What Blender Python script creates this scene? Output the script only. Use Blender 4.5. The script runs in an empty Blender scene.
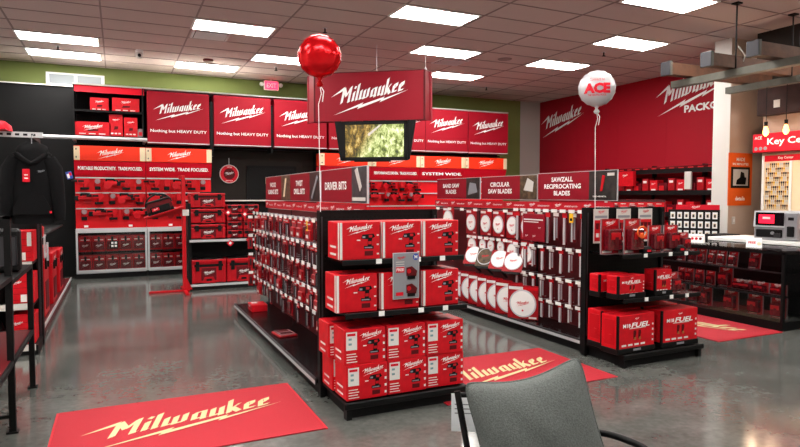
import bpy, bmesh, math, random
from mathutils import Vector, Matrix
from mathutils.geometry import tessellate_polygon
random.seed(7)
R = math.radians
SC = bpy.context.scene
COL = SC.collection

# ------------------------------------------------------------------ materials
def lin(c):
    c = c / 255.0
    return c / 12.92 if c <= 0.04045 else ((c + 0.055) / 1.055) ** 2.4
def rgb(c): return (lin(c[0]), lin(c[1]), lin(c[2]), 1)
MATS = {}
def mat(name, c, rough=.5, metal=0., emis=0., noise=0., nscale=8., coat=0., bump=0.):
    m = bpy.data.materials.new(name); m.use_nodes = True
    nt = m.node_tree; b = nt.nodes['Principled BSDF']
    b.inputs['Base Color'].default_value = rgb(c)
    b.inputs['Roughness'].default_value = rough
    b.inputs['Metallic'].default_value = metal
    if coat: b.inputs['Coat Weight'].default_value = coat; b.inputs['Coat Roughness'].default_value = .08
    if emis:
        b.inputs['Emission Color'].default_value = rgb(c); b.inputs['Emission Strength'].default_value = emis
    if noise or bump:
        tc = nt.nodes.new('ShaderNodeTexCoord'); n = nt.nodes.new('ShaderNodeTexNoise')
        n.inputs['Scale'].default_value = nscale; n.inputs['Detail'].default_value = 5
        nt.links.new(tc.outputs['Object'], n.inputs['Vector'])
        if noise:
            r = nt.nodes.new('ShaderNodeValToRGB'); k = rgb(c)
            r.color_ramp.elements[0].position = .3; r.color_ramp.elements[1].position = .7
            r.color_ramp.elements[0].color = [x * (1 - noise) for x in k[:3]] + [1]
            r.color_ramp.elements[1].color = [min(1, x * (1 + noise)) for x in k[:3]] + [1]
            nt.links.new(n.outputs['Fac'], r.inputs['Fac']); nt.links.new(r.outputs['Color'], b.inputs['Base Color'])
        if bump:
            bp = nt.nodes.new('ShaderNodeBump'); bp.inputs['Strength'].default_value = bump; bp.inputs['Distance'].default_value = .01
            nt.links.new(n.outputs['Fac'], bp.inputs['Height']); nt.links.new(bp.outputs['Normal'], b.inputs['Normal'])
    MATS[name] = m; return m
mat('box_red', (206, 18, 32), .4, noise=.12, nscale=14)
mat('box_red_top', (170, 16, 26), .45)
mat('sign_red', (142, 6, 30), .5)
mat('banner_red', (160, 6, 32), .55)
mat('wall_red', (166, 12, 34), .6)
mat('orange_red', (255, 56, 26), .45)  # display headers; brighter base colour stands in for light on them
mat('peg_red', (228, 18, 30), .5)  # display pegboard; its lit look is put into the base colour
mat('tag_red', (215, 14, 40), .5)
mat('strip_red', (196, 16, 36), .5)
mat('dark_red', (92, 8, 16), .6)
mat('maroon', (98, 8, 20), .5)
mat('pack_red', (165, 14, 26), .28, noise=.35, nscale=40, coat=.4)
mat('pack_deep', (92, 10, 22), .25, noise=.45, nscale=50, coat=.4)
mat('tool_red', (190, 16, 28), .4)
mat('case_red', (186, 20, 32), .35)
mat('black', (8, 8, 9), .5)
mat('shelf_black', (7, 7, 8), .22, noise=.2)
mat('wall_black', (17, 17, 18), .8, noise=.12, nscale=2)
mat('brown_black', (32, 26, 22), .7)
mat('rubber', (13, 13, 14), .7)
mat('gunmetal', (70, 70, 74), .35, .7)
mat('silver', (205, 207, 210), .35, .25)
mat('steel', (165, 167, 172), .3, .45)
mat('blade', (205, 208, 212), .35, .1)
mat('white', (248, 248, 246), .5)
mat('offwhite', (210, 206, 200), .55)
mat('label', (228, 226, 222), .5)
mat('cream', (236, 216, 180), .6)
mat('grey_card', (140, 142, 148), .5)
mat('clear_grey', (150, 124, 128), .2, coat=.5)
mat('yellow', (240, 190, 20), .5)
mat('orange', (236, 96, 22), .5)
mat('teal', (120, 160, 165), .5)
mat('blue', (40, 70, 170), .5)
mat('green_bin', (60, 120, 60), .6)
mat('gold', (176, 120, 60), .35, .4)
mat('mat_logo', (206, 194, 146), .8)
mat('green_wall', (122, 136, 74), .8, noise=.05, nscale=2)
mat('pale_wall', (186, 182, 176), .8)
mat('beige_wall', (190, 166, 148), .8, noise=.04, nscale=3)
mat('white_wall', (214, 212, 208), .8)
mat('fabric', (92, 97, 95), .95, noise=.28, nscale=160, bump=.35)
mat('hoodie', (9, 9, 11), .95, bump=.3, nscale=25)
mat('paper', (232, 236, 240), .7)
mat('timber', (92, 58, 38), .7, noise=.3, nscale=9, bump=.4)
mat('rail_metal', (92, 92, 84), .55, .3, noise=.15)
mat('lamp', (255, 250, 244), .5, emis=15.0)
mat('bulb', (255, 165, 70), .3, emis=5.0)
mat('exit_red', (255, 50, 80), .5, emis=1.6)
mat('screen_red', (230, 20, 50), .4, emis=.9)
mat('screen_dark', (16, 16, 20), .12)
mat('photo_dark', (40, 36, 34), .4, noise=.7, nscale=14)
mat('photo_tan', (84, 68, 48), .4, noise=.7, nscale=18)
mat('photo_grey', (58, 54, 58), .4, noise=.7, nscale=12)
mat('brick', (48, 22, 18), .8, noise=.3)
mat('ceiling_bar', (150, 132, 130), .7)
mat('blind', (160, 170, 176), .5, emis=.0)
mat('foil_red', (215, 12, 22), .16, .65, noise=.2, nscale=6, bump=.5)
mat('foil_white', (190, 190, 193), .3, .25, bump=.4, nscale=7)
for k_ in ('box_red', 'box_red_top', 'sign_red', 'banner_red', 'wall_red', 'orange_red', 'peg_red', 'tag_red', 'strip_red', 'dark_red', 'tool_red', 'case_red', 'maroon'): MATS[k_].node_tree.nodes['Principled BSDF'].inputs['Specular IOR Level'].default_value = .25
def glass(name, tint, gloss=.12):
    m = bpy.data.materials.new(name); m.use_nodes = True; nt = m.node_tree; nt.nodes.clear()
    o = nt.nodes.new('ShaderNodeOutputMaterial'); mx = nt.nodes.new('ShaderNodeMixShader')
    t = nt.nodes.new('ShaderNodeBsdfTransparent'); g = nt.nodes.new('ShaderNodeBsdfGlossy')
    t.inputs[0].default_value = rgb(tint); g.inputs['Roughness'].default_value = .03
    lw = nt.nodes.new('ShaderNodeLayerWeight'); lw.inputs[0].default_value = .25
    mu = nt.nodes.new('ShaderNodeMath'); mu.operation = 'MULTIPLY_ADD'; mu.inputs[1].default_value = .6; mu.inputs[2].default_value = gloss * .3
    nt.links.new(lw.outputs['Fresnel'], mu.inputs[0]); nt.links.new(mu.outputs[0], mx.inputs[0])
    nt.links.new(t.outputs[0], mx.inputs[1]); nt.links.new(g.outputs[0], mx.inputs[2]); nt.links.new(mx.outputs[0], o.inputs[0])
    MATS[name] = m
glass('glass', (252, 252, 252), .06); glass('smoke_glass', (200, 195, 195))

def nodes(name):
    m = bpy.data.materials.new(name); m.use_nodes = True; MATS[name] = m
    return m.node_tree, m.node_tree.nodes['Principled BSDF']
# polished concrete
nt, b = nodes('concrete')
tc = nt.nodes.new('ShaderNodeTexCoord')
n1 = nt.nodes.new('ShaderNodeTexNoise'); n1.inputs['Scale'].default_value = 1.3; n1.inputs['Detail'].default_value = 9; n1.inputs['Roughness'].default_value = .7
n2 = nt.nodes.new('ShaderNodeTexNoise'); n2.inputs['Scale'].default_value = 22; n2.inputs['Detail'].default_value = 3
rp = nt.nodes.new('ShaderNodeValToRGB'); rp.color_ramp.elements[0].position = .3; rp.color_ramp.elements[1].position = .72
rp.color_ramp.elements[0].color = rgb((66, 69, 66)); rp.color_ramp.elements[1].color = rgb((108, 110, 106))
mx = nt.nodes.new('ShaderNodeMix'); mx.data_type = 'RGBA'; mx.blend_type = 'OVERLAY'; mx.inputs[0].default_value = .35
nt.links.new(tc.outputs['Object'], n1.inputs['Vector']); nt.links.new(tc.outputs['Object'], n2.inputs['Vector'])
nt.links.new(n1.outputs['Fac'], rp.inputs['Fac']); nt.links.new(rp.outputs['Color'], mx.inputs[6]); nt.links.new(n2.outputs['Fac'], mx.inputs[7])
nt.links.new(mx.outputs[2], b.inputs['Base Color'])
rr = nt.nodes.new('ShaderNodeMapRange'); rr.inputs['To Min'].default_value = .11; rr.inputs['To Max'].default_value = .15
nt.links.new(n1.outputs['Fac'], rr.inputs['Value']); nt.links.new(rr.outputs[0], b.inputs['Roughness'])
b.inputs['Specular IOR Level'].default_value = .6
# ceiling tile, with red bounce light tinted into its base colour
nt, b = nodes('ceiling_tile')
tc = nt.nodes.new('ShaderNodeTexCoord'); n1 = nt.nodes.new('ShaderNodeTexNoise'); n1.inputs['Scale'].default_value = 60
rp = nt.nodes.new('ShaderNodeValToRGB'); rp.color_ramp.elements[0].color = rgb((196, 178, 174)); rp.color_ramp.elements[1].color = rgb((214, 196, 192))
nt.links.new(tc.outputs['Object'], n1.inputs['Vector']); nt.links.new(n1.outputs['Fac'], rp.inputs['Fac']); nt.links.new(rp.outputs['Color'], b.inputs['Base Color'])
b.inputs['Roughness'].default_value = .9
# ribbed floor mat
nt, b = nodes('mat_red')
b.inputs['Base Color'].default_value = rgb((188, 26, 42)); b.inputs['Roughness'].default_value = .8
tc = nt.nodes.new('ShaderNodeTexCoord'); w = nt.nodes.new('ShaderNodeTexWave'); w.inputs['Scale'].default_value = 28; w.bands_direction = 'Y'
bp = nt.nodes.new('ShaderNodeBump'); bp.inputs['Strength'].default_value = .8; bp.inputs['Distance'].default_value = .004
rp = nt.nodes.new('ShaderNodeValToRGB'); rp.color_ramp.elements[0].color = rgb((160, 18, 34)); rp.color_ramp.elements[1].color = rgb((205, 34, 52))
nt.links.new(tc.outputs['Object'], w.inputs['Vector']); nt.links.new(w.outputs['Fac'], bp.inputs['Height']); nt.links.new(bp.outputs['Normal'], b.inputs['Normal'])
nt.links.new(w.outputs['Fac'], rp.inputs['Fac']); nt.links.new(rp.outputs['Color'], b.inputs['Base Color'])
# television picture: dry grass and shrubs
nt, b = nodes('tv_picture')
tc = nt.nodes.new('ShaderNodeTexCoord'); n1 = nt.nodes.new('ShaderNodeTexNoise'); n1.inputs['Scale'].default_value = 6; n1.inputs['Detail'].default_value = 9; n1.inputs['Roughness'].default_value = .78; n1.inputs['Distortion'].default_value = .4
mp = nt.nodes.new('ShaderNodeMapping'); mp.inputs['Scale'].default_value = (2.2, 1, 1.2)
def ramp(cols):
    rp = nt.nodes.new('ShaderNodeValToRGB'); e = rp.color_ramp.elements; e[0].position = cols[0][0]; e[0].color = rgb(cols[0][1]); e[1].position = cols[-1][0]; e[1].color = rgb(cols[-1][1])
    for p_, c_ in cols[1:-1]: e.new(p_).color = rgb(c_)
    return rp
r1 = ramp([(.38, (14, 14, 6)), (.48, (84, 66, 20)), (.56, (150, 118, 48)), (.66, (210, 190, 130))]); r2 = ramp([(.38, (36, 48, 18)), (.47, (120, 132, 62)), (.55, (196, 204, 140)), (.64, (246, 244, 214))])
sx = nt.nodes.new('ShaderNodeSeparateXYZ'); mrg = nt.nodes.new('ShaderNodeMapRange'); mrg.inputs['From Min'].default_value = -.15; mrg.inputs['From Max'].default_value = .1
ad = nt.nodes.new('ShaderNodeMath'); ad.operation = 'MULTIPLY_ADD'; ad.inputs[1].default_value = -.6
mxx = nt.nodes.new('ShaderNodeMix'); mxx.data_type = 'RGBA'
nt.links.new(tc.outputs['Object'], mp.inputs['Vector']); nt.links.new(mp.outputs[0], n1.inputs['Vector']); nt.links.new(n1.outputs['Fac'], r1.inputs['Fac']); nt.links.new(n1.outputs['Fac'], r2.inputs['Fac'])
nt.links.new(tc.outputs['Object'], sx.inputs[0]); nt.links.new(sx.outputs['Z'], ad.inputs[0]); nt.links.new(sx.outputs['X'], ad.inputs[2]); nt.links.new(ad.outputs[0], mrg.inputs['Value'])
mrg.inputs['From Min'].default_value = -.42; mrg.inputs['From Max'].default_value = -.15
nt.links.new(mrg.outputs[0], mxx.inputs[0]); nt.links.new(r1.outputs['Color'], mxx.inputs[6]); nt.links.new(r2.outputs['Color'], mxx.inputs[7])
nt.links.new(mxx.outputs[2], b.inputs['Emission Color']); b.inputs['Emission Strength'].default_value = .85; b.inputs['Base Color'].default_value = (0, 0, 0, 1)
# perforated board: black with tiny darker holes
def perf(name, c, hole, sc):
    nt, b = nodes(name); tc = nt.nodes.new('ShaderNodeTexCoord'); v = nt.nodes.new('ShaderNodeTexVoronoi')
    v.inputs['Scale'].default_value = sc; v.inputs['Randomness'].default_value = 0
    rp = nt.nodes.new('ShaderNodeValToRGB'); rp.color_ramp.interpolation = 'CONSTANT'
    rp.color_ramp.elements[0].color = rgb(hole); rp.color_ramp.elements[1].position = .22; rp.color_ramp.elements[1].color = rgb(c)
    nt.links.new(tc.outputs['Object'], v.inputs['Vector']); nt.links.new(v.outputs['Distance'], rp.inputs['Fac']); nt.links.new(rp.outputs['Color'], b.inputs['Base Color'])
    b.inputs['Roughness'].default_value = .5
perf('peg_black', (14, 14, 15), (3, 3, 3), 26); perf('peg_maroon', (84, 6, 16), (30, 2, 5), 26)
for k_ in ('black', 'shelf_black', 'wall_black', 'rubber', 'hoodie', 'brown_black', 'peg_black'): MATS[k_].node_tree.nodes['Principled BSDF'].inputs['Specular IOR Level'].default_value = .22

# ------------------------------------------------------------------ mesh builder
TXT = {}
def textgeo(s, bold=.02, shear=0.):
    k = (s, bold, shear)
    if k in TXT: return TXT[k]
    cu = bpy.data.curves.new('t', 'FONT'); cu.body = s; cu.offset = bold; cu.size = 1; cu.resolution_u = 2; cu.shear = shear
    o = bpy.data.objects.new('t', cu); COL.objects.link(o)
    dg = bpy.context.evaluated_depsgraph_get(); dg.update()
    me = o.evaluated_get(dg).to_mesh()
    v = [(p.co.x, p.co.y) for p in me.vertices]; f = [tuple(p.vertices) for p in me.polygons]
    o.evaluated_get(dg).to_mesh_clear(); bpy.data.objects.remove(o); bpy.data.curves.remove(cu)
    x0 = min(p[0] for p in v); x1 = max(p[0] for p in v); y0 = min(p[1] for p in v); y1 = max(p[1] for p in v)
    v = [((x - (x0 + x1) / 2) / (y1 - y0), (y - (y0 + y1) / 2) / (y1 - y0)) for x, y in v]
    TXT[k] = (v, f, (x1 - x0) / (y1 - y0)); return TXT[k]

def logo_polys():
    P = []
    n = (.09, .058)
    def st(*pts):
        for (ax, ay), (bx, by) in zip(pts, pts[1:]):
            nx, ny = n
            q = [(ax - nx, ay - ny), (ax + nx, ay + ny), (bx + nx, by + ny), (bx - nx, by - ny)]
            P.append(q)
            L = math.hypot(bx - ax, by - ay) or 1; tx, ty = -(by - ay) / L * .035, (bx - ax) / L * .035
            P.append([(ax - tx, ay - ty), (bx - tx, by - ty), (bx + tx, by + ty), (ax + tx, ay + ty)])
    P.append([(-.85, .55), (.02, .82), (.14, 1.1), (.0, 1.02)])
    st((.12, 1.0), (.12, 0)); st((.12, 1.0), (.4, .42)); st((.4, .42), (.66, 1.0)); st((.66, 1.0), (.66, 0), (.76, .03))
    st((.98, .62), (.98, .02), (1.06, .05)); P.append([(.9, .84), (1.04, .78), (1.12, .95), (.98, 1.0)])
    st((1.26, 1.08), (1.26, .02), (1.36, .06))
    st((1.54, .62), (1.54, .04), (1.8, .1)); st((1.82, .6), (1.82, .04), (2.08, .1)); st((2.1, .66), (2.1, .08))
    st((2.4, .52), (2.4, .06), (2.62, .12)); st((2.4, .52), (2.66, .6)); st((2.68, .6), (2.68, .0), (2.78, .04))
    st((2.96, .62), (2.96, .05), (3.2, .1)); st((3.24, .62), (3.24, 0), (3.34, .04))
    st((3.5, 1.05), (3.5, 0)); st((3.56, .3), (3.8, .62)); st((3.6, .34), (3.82, .0))
    for x in (4.06, 4.54):
        st((x, .5), (x, .06), (x + .26, .1)); st((x, .52), (x + .2, .6), (x + .2, .38), (x + .02, .28))
    P.append([(-.3, -.72), (1.9, -.24), (1.82, -.38), (3.5, -.14), (3.44, -.27), (5.3, .02), (3.2, -.46), (3.28, -.32), (1.5, -.62), (1.58, -.47)])
    out = []
    for q in P:
        out.append([(x + .26 * y, y * 1.12 + .17 * x) for x, y in q])
    xs = [p[0] for q in out for p in q]; ys = [p[1] for q in out for p in q]
    W = max(xs) - min(xs); cx = (max(xs) + min(xs)) / 2; cy = (max(ys) + min(ys)) / 2
    return [[((x - cx) / W, (y - cy) / W) for x, y in q] for q in out], (max(ys) - min(ys)) / W
LOGO, LOGO_ASPECT = logo_polys()

class MB:
    def __init__(s): s.v = []; s.f = []; s.mi = []; s.ml = []; s.sm = []; s.M = None
    def mid(s, m):
        if m not in s.ml: s.ml.append(m)
        return s.ml.index(m)
    def add(s, vs, fs, m, smooth=False):
        o = len(s.v); i = s.mid(m)
        s.v += [tuple(s.M @ Vector(p)) if s.M else tuple(p) for p in vs]
        for f in fs: s.f.append([o + k for k in f]); s.mi.append(i); s.sm.append(smooth)
        return s
    def box(s, x0, x1, y0, y1, z0, z1, m, bev=0, seg=1):
        if bev:
            bm = bmesh.new(); bmesh.ops.create_cube(bm, size=1)
            for v in bm.verts: v.co = ((x0 + x1) / 2 + v.co.x * (x1 - x0), (y0 + y1) / 2 + v.co.y * (y1 - y0), (z0 + z1) / 2 + v.co.z * (z1 - z0))
            bmesh.ops.bevel(bm, geom=bm.edges[:], offset=bev, segments=seg, affect='EDGES', profile=.5)
            bm.verts.index_update(); vs = [v.co[:] for v in bm.verts]; fs = [[v.index for v in f.verts] for f in bm.faces]; bm.free()
            return s.add(vs, fs, m)
        vs = [(x, y, z) for z in (z0, z1) for y in (y0, y1) for x in (x0, x1)]
        return s.add(vs, [(0, 1, 5, 4), (1, 3, 7, 5), (3, 2, 6, 7), (2, 0, 4, 6), (4, 5, 7, 6), (2, 3, 1, 0)], m)
    def cb(s, c, d, m, bev=0, rot=None):
        M0 = s.M
        if rot is not None:
            T = Matrix.Translation(c) @ rot; s.M = (M0 @ T) if M0 else T; c = (0, 0, 0)
        s.box(c[0] - d[0] / 2, c[0] + d[0] / 2, c[1] - d[1] / 2, c[1] + d[1] / 2, c[2] - d[2] / 2, c[2] + d[2] / 2, m, bev); s.M = M0; return s
    def prism(s, pts, y0, y1, m):
        n = len(pts); vs = [(x, y0, z) for x, z in pts] + [(x, y1, z) for x, z in pts]
        t = tessellate_polygon([[Vector((x, z, 0)) for x, z in pts]])
        fs = [tuple(a) for a in t] + [tuple(n + k for k in reversed(a)) for a in t] + [(i, (i + 1) % n, n + (i + 1) % n, n + i) for i in range(n)]
        return s.add(vs, fs, m)
    def prismx(s, pts, x0, x1, m):            # profile (y,z) swept along x
        n = len(pts); vs = [(x0, y, z) for y, z in pts] + [(x1, y, z) for y, z in pts]
        t = tessellate_polygon([[Vector((x, z, 0)) for x, z in pts]])
        fs = [tuple(a) for a in t] + [tuple(n + k for k in reversed(a)) for a in t] + [(i, (i + 1) % n, n + (i + 1) % n, n + i) for i in range(n)]
        return s.add(vs, fs, m)
    def flat(s, pts, y, m):
        t = tessellate_polygon([[Vector((x, z, 0)) for x, z in pts]])
        return s.add([(x, y, z) for x, z in pts], [tuple(a) for a in t], m)
    def rect(s, x0, x1, z0, z1, y, m): return s.add([(x0, y, z0), (x1, y, z0), (x1, y, z1), (x0, y, z1)], [(0, 1, 2, 3)], m)
    def tube(s, path, r, m, n=8, cap=True, r1=None):
        path = [Vector(p) for p in path]; N = len(path); vs = []; fs = []
        up = None
        for i, p in enumerate(path):
            d = (path[min(i + 1, N - 1)] - path[max(i - 1, 0)]).normalized()
            a = Vector((0, 0, 1)) if abs(d.z) < .95 else Vector((1, 0, 0))
            if up is not None: a = up
            u = d.cross(a).normalized(); w = u.cross(d).normalized(); up = w
            rr = r if r1 is None else r + (r1 - r) * i / (N - 1)
            if isinstance(r, (list, tuple)): rr = r[i]
            for k in range(n):
                t = 2 * math.pi * k / n; vs.append(p + u * rr * math.cos(t) + w * rr * math.sin(t))
        for i in range(N - 1):
            for k in range(n): fs.append((i * n + k, i * n + (k + 1) % n, (i + 1) * n + (k + 1) % n, (i + 1) * n + k))
        s.add(vs, fs, m, True)
        if cap: s.add(vs[:n], [tuple(reversed(range(n)))], m); s.add(vs[-n:], [tuple(range(n))], m)
        return s
    def lathe(s, prof, m, n=20, c=(0, 0, 0), axis='z', sy=1.):
        vs = []; fs = []
        for r, h in prof:
            for k in range(n):
                t = 2 * math.pi * k / n; a, b_ = r * math.cos(t), r * math.sin(t) * sy
                vs.append((c[0] + a, c[1] + b_, c[2] + h) if axis == 'z' else (c[0] + a, c[1] + h, c[2] + b_))
        for i in range(len(prof) - 1):
            for k in range(n): fs.append((i * n + k, i * n + (k + 1) % n, (i + 1) * n + (k + 1) % n, (i + 1) * n + k))
        s.add(vs, fs, m, True); s.add(vs[:n], [tuple(reversed(range(n)))], m); s.add(vs[-n:], [tuple(range(n))], m)
        return s
    def loft(s, rings, m, n=16, c=(0, 0, 0)):     # rings: (x, y, z, rx, ry)
        vs = []; fs = []
        for x, y, z, rx, ry in rings:
            for k in range(n):
                t = 2 * math.pi * k / n; vs.append((c[0] + x + rx * math.cos(t), c[1] + y + ry * math.sin(t), c[2] + z))
        for i in range(len(rings) - 1):
            for k in range(n): fs.append((i * n + k, i * n + (k + 1) % n, (i + 1) * n + (k + 1) % n, (i + 1) * n + k))
        s.add(vs, fs, m, True); s.add(vs[:n], [tuple(reversed(range(n)))], m); s.add(vs[-n:], [tuple(range(n))], m); return s
    def disc(s, cx, cz, r, y, m, n=20, rz=None): return s.flat([(cx + r * math.cos(2 * math.pi * k / n), cz + (rz or r) * math.sin(2 * math.pi * k / n)) for k in range(n)], y, m)
    def text(s, t, cx, cz, y, h, m='white', w=None, bold=.02, shear=0., warp=None):
        v, f, asp = textgeo(t, bold, shear); kx = (w / asp) if w else h
        s.add([(cx + x * kx, warp(cx + x * kx, cz + z * h) if warp else y, cz + z * h) for x, z in v], f, m); return s
    def logo(s, cx, cz, y, w, m='white', flatz=1.):
        for i, q in enumerate(LOGO): s.flat([(cx + x * w, cz + z * w * flatz) for x, z in q], y - i * .00003, m)
        return s
    def mesh(s, name='m'):
        me = bpy.data.meshes.new(name); me.from_pydata(s.v, [], s.f)
        for m in s.ml: me.materials.append(MATS[m])
        me.polygons.foreach_set('material_index', s.mi); me.polygons.foreach_set('use_smooth', s.sm)
        me.update(); return me

# ------------------------------------------------------------------ things, parts, templates
def props(o, label=None, cat=None, group=None, kind=None):
    if label: o['label'] = label
    if cat: o['category'] = cat
    if group: o['group'] = group
    if kind: o['kind'] = kind
    return o
def E(name, label, cat, loc=(0, 0, 0), rz=0, group=None, rx=0, ry=0):
    o = bpy.data.objects.new(name, None); COL.objects.link(o); o.location = loc; o.rotation_euler = (R(rx), R(ry), R(rz)); o.empty_display_size = .1
    return props(o, label, cat, group)
def part(name, mb, parent=None, loc=(0, 0, 0), rz=0, rx=0, ry=0, label=None, kind=None):
    me = mb.mesh(name) if isinstance(mb, MB) else mb
    o = bpy.data.objects.new(name, me); COL.objects.link(o); o.location = loc; o.rotation_euler = (R(rx), R(ry), R(rz)); o.parent = parent
    return props(o, label, kind=kind)
def one(name, mb, label, cat, loc=(0, 0, 0), rz=0, group=None, rx=0, ry=0):
    o = part(name, mb, None, loc, rz, rx, ry); return props(o, label, cat, group)
def struct(name, mb, loc=(0, 0, 0)): o = part(name, mb, None, loc); o['kind'] = 'structure'; return o
class T:      # template of a kind of thing; each placing makes objects of its own that share mesh data
    def __init__(s, name, cat, parts): s.name = name; s.cat = cat; s.parts = [(n, m.mesh(n), [(a, b_.mesh(a)) for a, b_ in sub]) for n, m, sub in parts]
    def put(s, label, loc, rz=0, group=None, rx=0, ry=0, scale=None):
        if len(s.parts) == 1 and not s.parts[0][2]:
            o = one(s.name, s.parts[0][1], label, s.cat, loc, rz, group, rx, ry)
        else:
            o = E(s.name, label, s.cat, loc, rz, group, rx, ry)
            for n, m, sub in s.parts:
                p = part(n, m, o)
                for a, b_ in sub: part(a, b_, p)
        if scale: o.scale = scale
        return o
ORD = ['first', 'second', 'third', 'fourth', 'fifth', 'sixth', 'seventh', 'eighth', 'ninth', 'tenth', 'eleventh', 'twelfth', 'thirteenth', 'fourteenth', 'fifteenth', 'sixteenth', 'seventeenth', 'eighteenth', 'nineteenth', 'twentieth']
ROWN = ['top', 'second', 'third', 'fourth', 'lowest']

# ------------------------------------------------------------------ camera
cam = bpy.data.cameras.new('camera'); cam.sensor_width = 36; cam.lens = 605 / 800 * 36; cam.clip_start = .05
co = bpy.data.objects.new('camera', cam); COL.objects.link(co); co.location = (0, 0, 1.6)
co.rotation_euler = (R(90) - math.atan(28.5 / 605), 0, R(-25)); SC.camera = co
SC.view_settings.view_transform = 'Standard'; SC.view_settings.look = 'None'; SC.view_settings.gamma = 1; SC.view_settings.exposure = 1.1
w_ = bpy.data.worlds.new('world'); SC.world = w_; w_.use_nodes = True
w_.node_tree.nodes['Background'].inputs[0].default_value = (.9, .95, 1, 1); w_.node_tree.nodes['Background'].inputs[1].default_value = .3

# ------------------------------------------------------------------ room
ZC = 4.25; XL, XR, YF, YB = -3.4, 11.07, -3.0, 14.2
struct('floor', MB().box(XL, XR + .2, YF, YB + .2, -.1, 0, 'concrete'))
m = MB().box(XL, XR + .2, YF, YB + .2, ZC, ZC + .1, 'ceiling_tile'); struct('ceiling', m)
g = MB()
x = 1.10 - 1.28 * 3
while x < XR: g.box(x - .012, x + .012, YF, YB, ZC - .008, ZC, 'ceiling_bar'); x += 1.285 / 1
y = 7.69 - .635 * 16
while y < YB: g.box(XL, XR, y - .009, y + .009, ZC - .007, ZC, 'ceiling_bar'); y += .635
struct('trim_1', g)
struct('wall_back', MB().box(XL, 10.38, YB, YB + .2, 0, ZC, 'green_wall').box(10.38, XR + .2, YB, YB + .2, 0, ZC, 'pale_wall'))
struct('wall_left', MB().box(XL - .2, XL, YF, YB + .2, 0, ZC, 'white_wall'))
struct('wall_front', MB().box(XL - .2, XR + .2, YF - .2, YF, 0, ZC, 'white_wall'))
mr = MB().box(XR, XR + .2, YF, 7.0, 0, ZC, 'beige_wall').box(XR, XR + .2, 7.0, YB, 0, ZC, 'wall_red')
for yy in (8.3, 9.75, 11.2, 12.65): mr.box(XR - .003, XR, yy - .004, yy + .004, .2, ZC - .2, 'banner_red')
struct('wall_right', mr)
struct('wall_stub', MB().box(9.45, XR, 7.0, 7.32, 0, ZC, 'beige_wall').box(9.44, 9.45, 7.0, 7.32, 0, ZC, 'white_wall'))
struct('wall_key_center', MB().box(9.8, 9.95, 2.0, 6.66, 0, ZC - .02, 'beige_wall').box(9.6, 9.8, 2.0, 6.66, 3.36, ZC, 'brown_black'))
# red wall lettering
wl = E('wall_logo', 'white script logo with lightning bolt high on the red wall next to the green wall', 'sign', (XR - .01, 13.25, 3.62), -90)
part('lettering', MB().logo(0, 0, 0, 1.75), wl)
wl = E('wall_logo', 'white script logo over block capitals on the red wall beside the column', 'sign', (XR - .01, 9.1, 3.79), -90)
part('lettering', MB().logo(0, 0, 0, 1.9), wl); part('block_lettering', MB().text('PACKOUT', -.06, -.35, 0, .16, w=1.15, bold=.04), wl, (.45, 0, 0))
# window
m = MB().box(-1.26, -.2, YB - .06, YB, 3.82, 4.08, 'white'); w1 = struct('window_1', m)
part('pane', MB().box(-1.2, -.76, YB - .07, YB - .055, 3.86, 4.04, 'blind').box(-.7, -.26, YB - .07, YB - .055, 3.86, 4.04, 'blind'), w1)
struct('baseboard_back', MB().box(XL, 9.9, YB - .02, YB, 0, .12, 'black'))

# ------------------------------------------------------------------ ceiling fittings
LT = T('ceiling_light', 'light', [('frame', MB().box(0, 1.24, 0, .03, -.02, 0, 'white').box(0, 1.24, .58, .61, -.02, 0, 'white').box(0, .03, .03, .58, -.02, 0, 'white').box(1.21, 1.24, .03, .58, -.02, 0, 'white'), []),
    ('diffuser', MB().box(.03, 1.21, .03, .58, -.016, -.004, 'lamp'), [])])
LIGHTS = [(-1.47, 11.5, 'nearer of the two lit panels above the wall window'), (-1.47, 12.77, 'lit panel next to the green wall above the window'),
 (1.10, 9.62, 'lit panel beside the slotted air vent over the aisle'), (1.10, 12.8, 'lit panel near the green wall beside the exit sign'), (2.4, 11.5, 'lit panel half behind the red balloon'),
 (4.94, 9.62, 'lit panel just above the hanging red sign corner'), (3.67, 7.69, 'large lit panel between the two balloons, beside the hanging sign'), (6.22, 11.5, 'far lit panel peeking past the hanging red sign'),
 (7.55, 9.62, 'lit panel above the white balloon'), (7.55, 7.69, 'lit panel between the white balloon and the timber beams'), (6.27, 5.75, 'front lit panel, cut by the upper edge of the view'),
 (-1.47, 7.05, 'x'), (1.1, 3.88, 'x'), (3.67, 3.88, 'x'), (-1.47, 3.25, 'x'), (6.22, 1.97, 'x'), (3.67, .06, 'x'), (1.1, .06, 'x'), (8.8, 4.5, 'x'), (6.22, -1.2, 'x'), (-2.75, 5.78, 'x'), (-2.75, 1.34, 'x'), (-.17, 1.34, 'x'), (1.1, 5.14, 'x')]  # entries marked x: unseen panels added to brighten the shop
for i, (x, y, l) in enumerate(LIGHTS):
    l = 'flush white ' + l if l != 'x' else 'added unseen lit panel over the near part of the shop'
    LT.put(l if len(l.split()) < 17 else ' '.join(l.split()[2:]), (x, y, ZC), group='ceiling light panels' if 'near part' not in l else 'added unseen light panels over the near part')
def vent(x, y, l):
    o = E('ceiling_vent', l, 'vent', (x, y, ZC)); part('frame', MB().box(0, .6, 0, .55, -.012, 0, 'silver'), o)
    m = MB().box(.04, .56, .04, .51, -.014, -.011, 'black')
    for k in range(7): m.box(.05, .55, .06 + k * .065, .09 + k * .065, -.025, -.014, 'silver')
    part('grille', m, o)
vent(1.15, 10.28, 'slotted metal air vent beside a lit panel over the hoodie aisle'); vent(5.75, 10.33, 'slotted metal air vent behind the hanging red sign')
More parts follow.
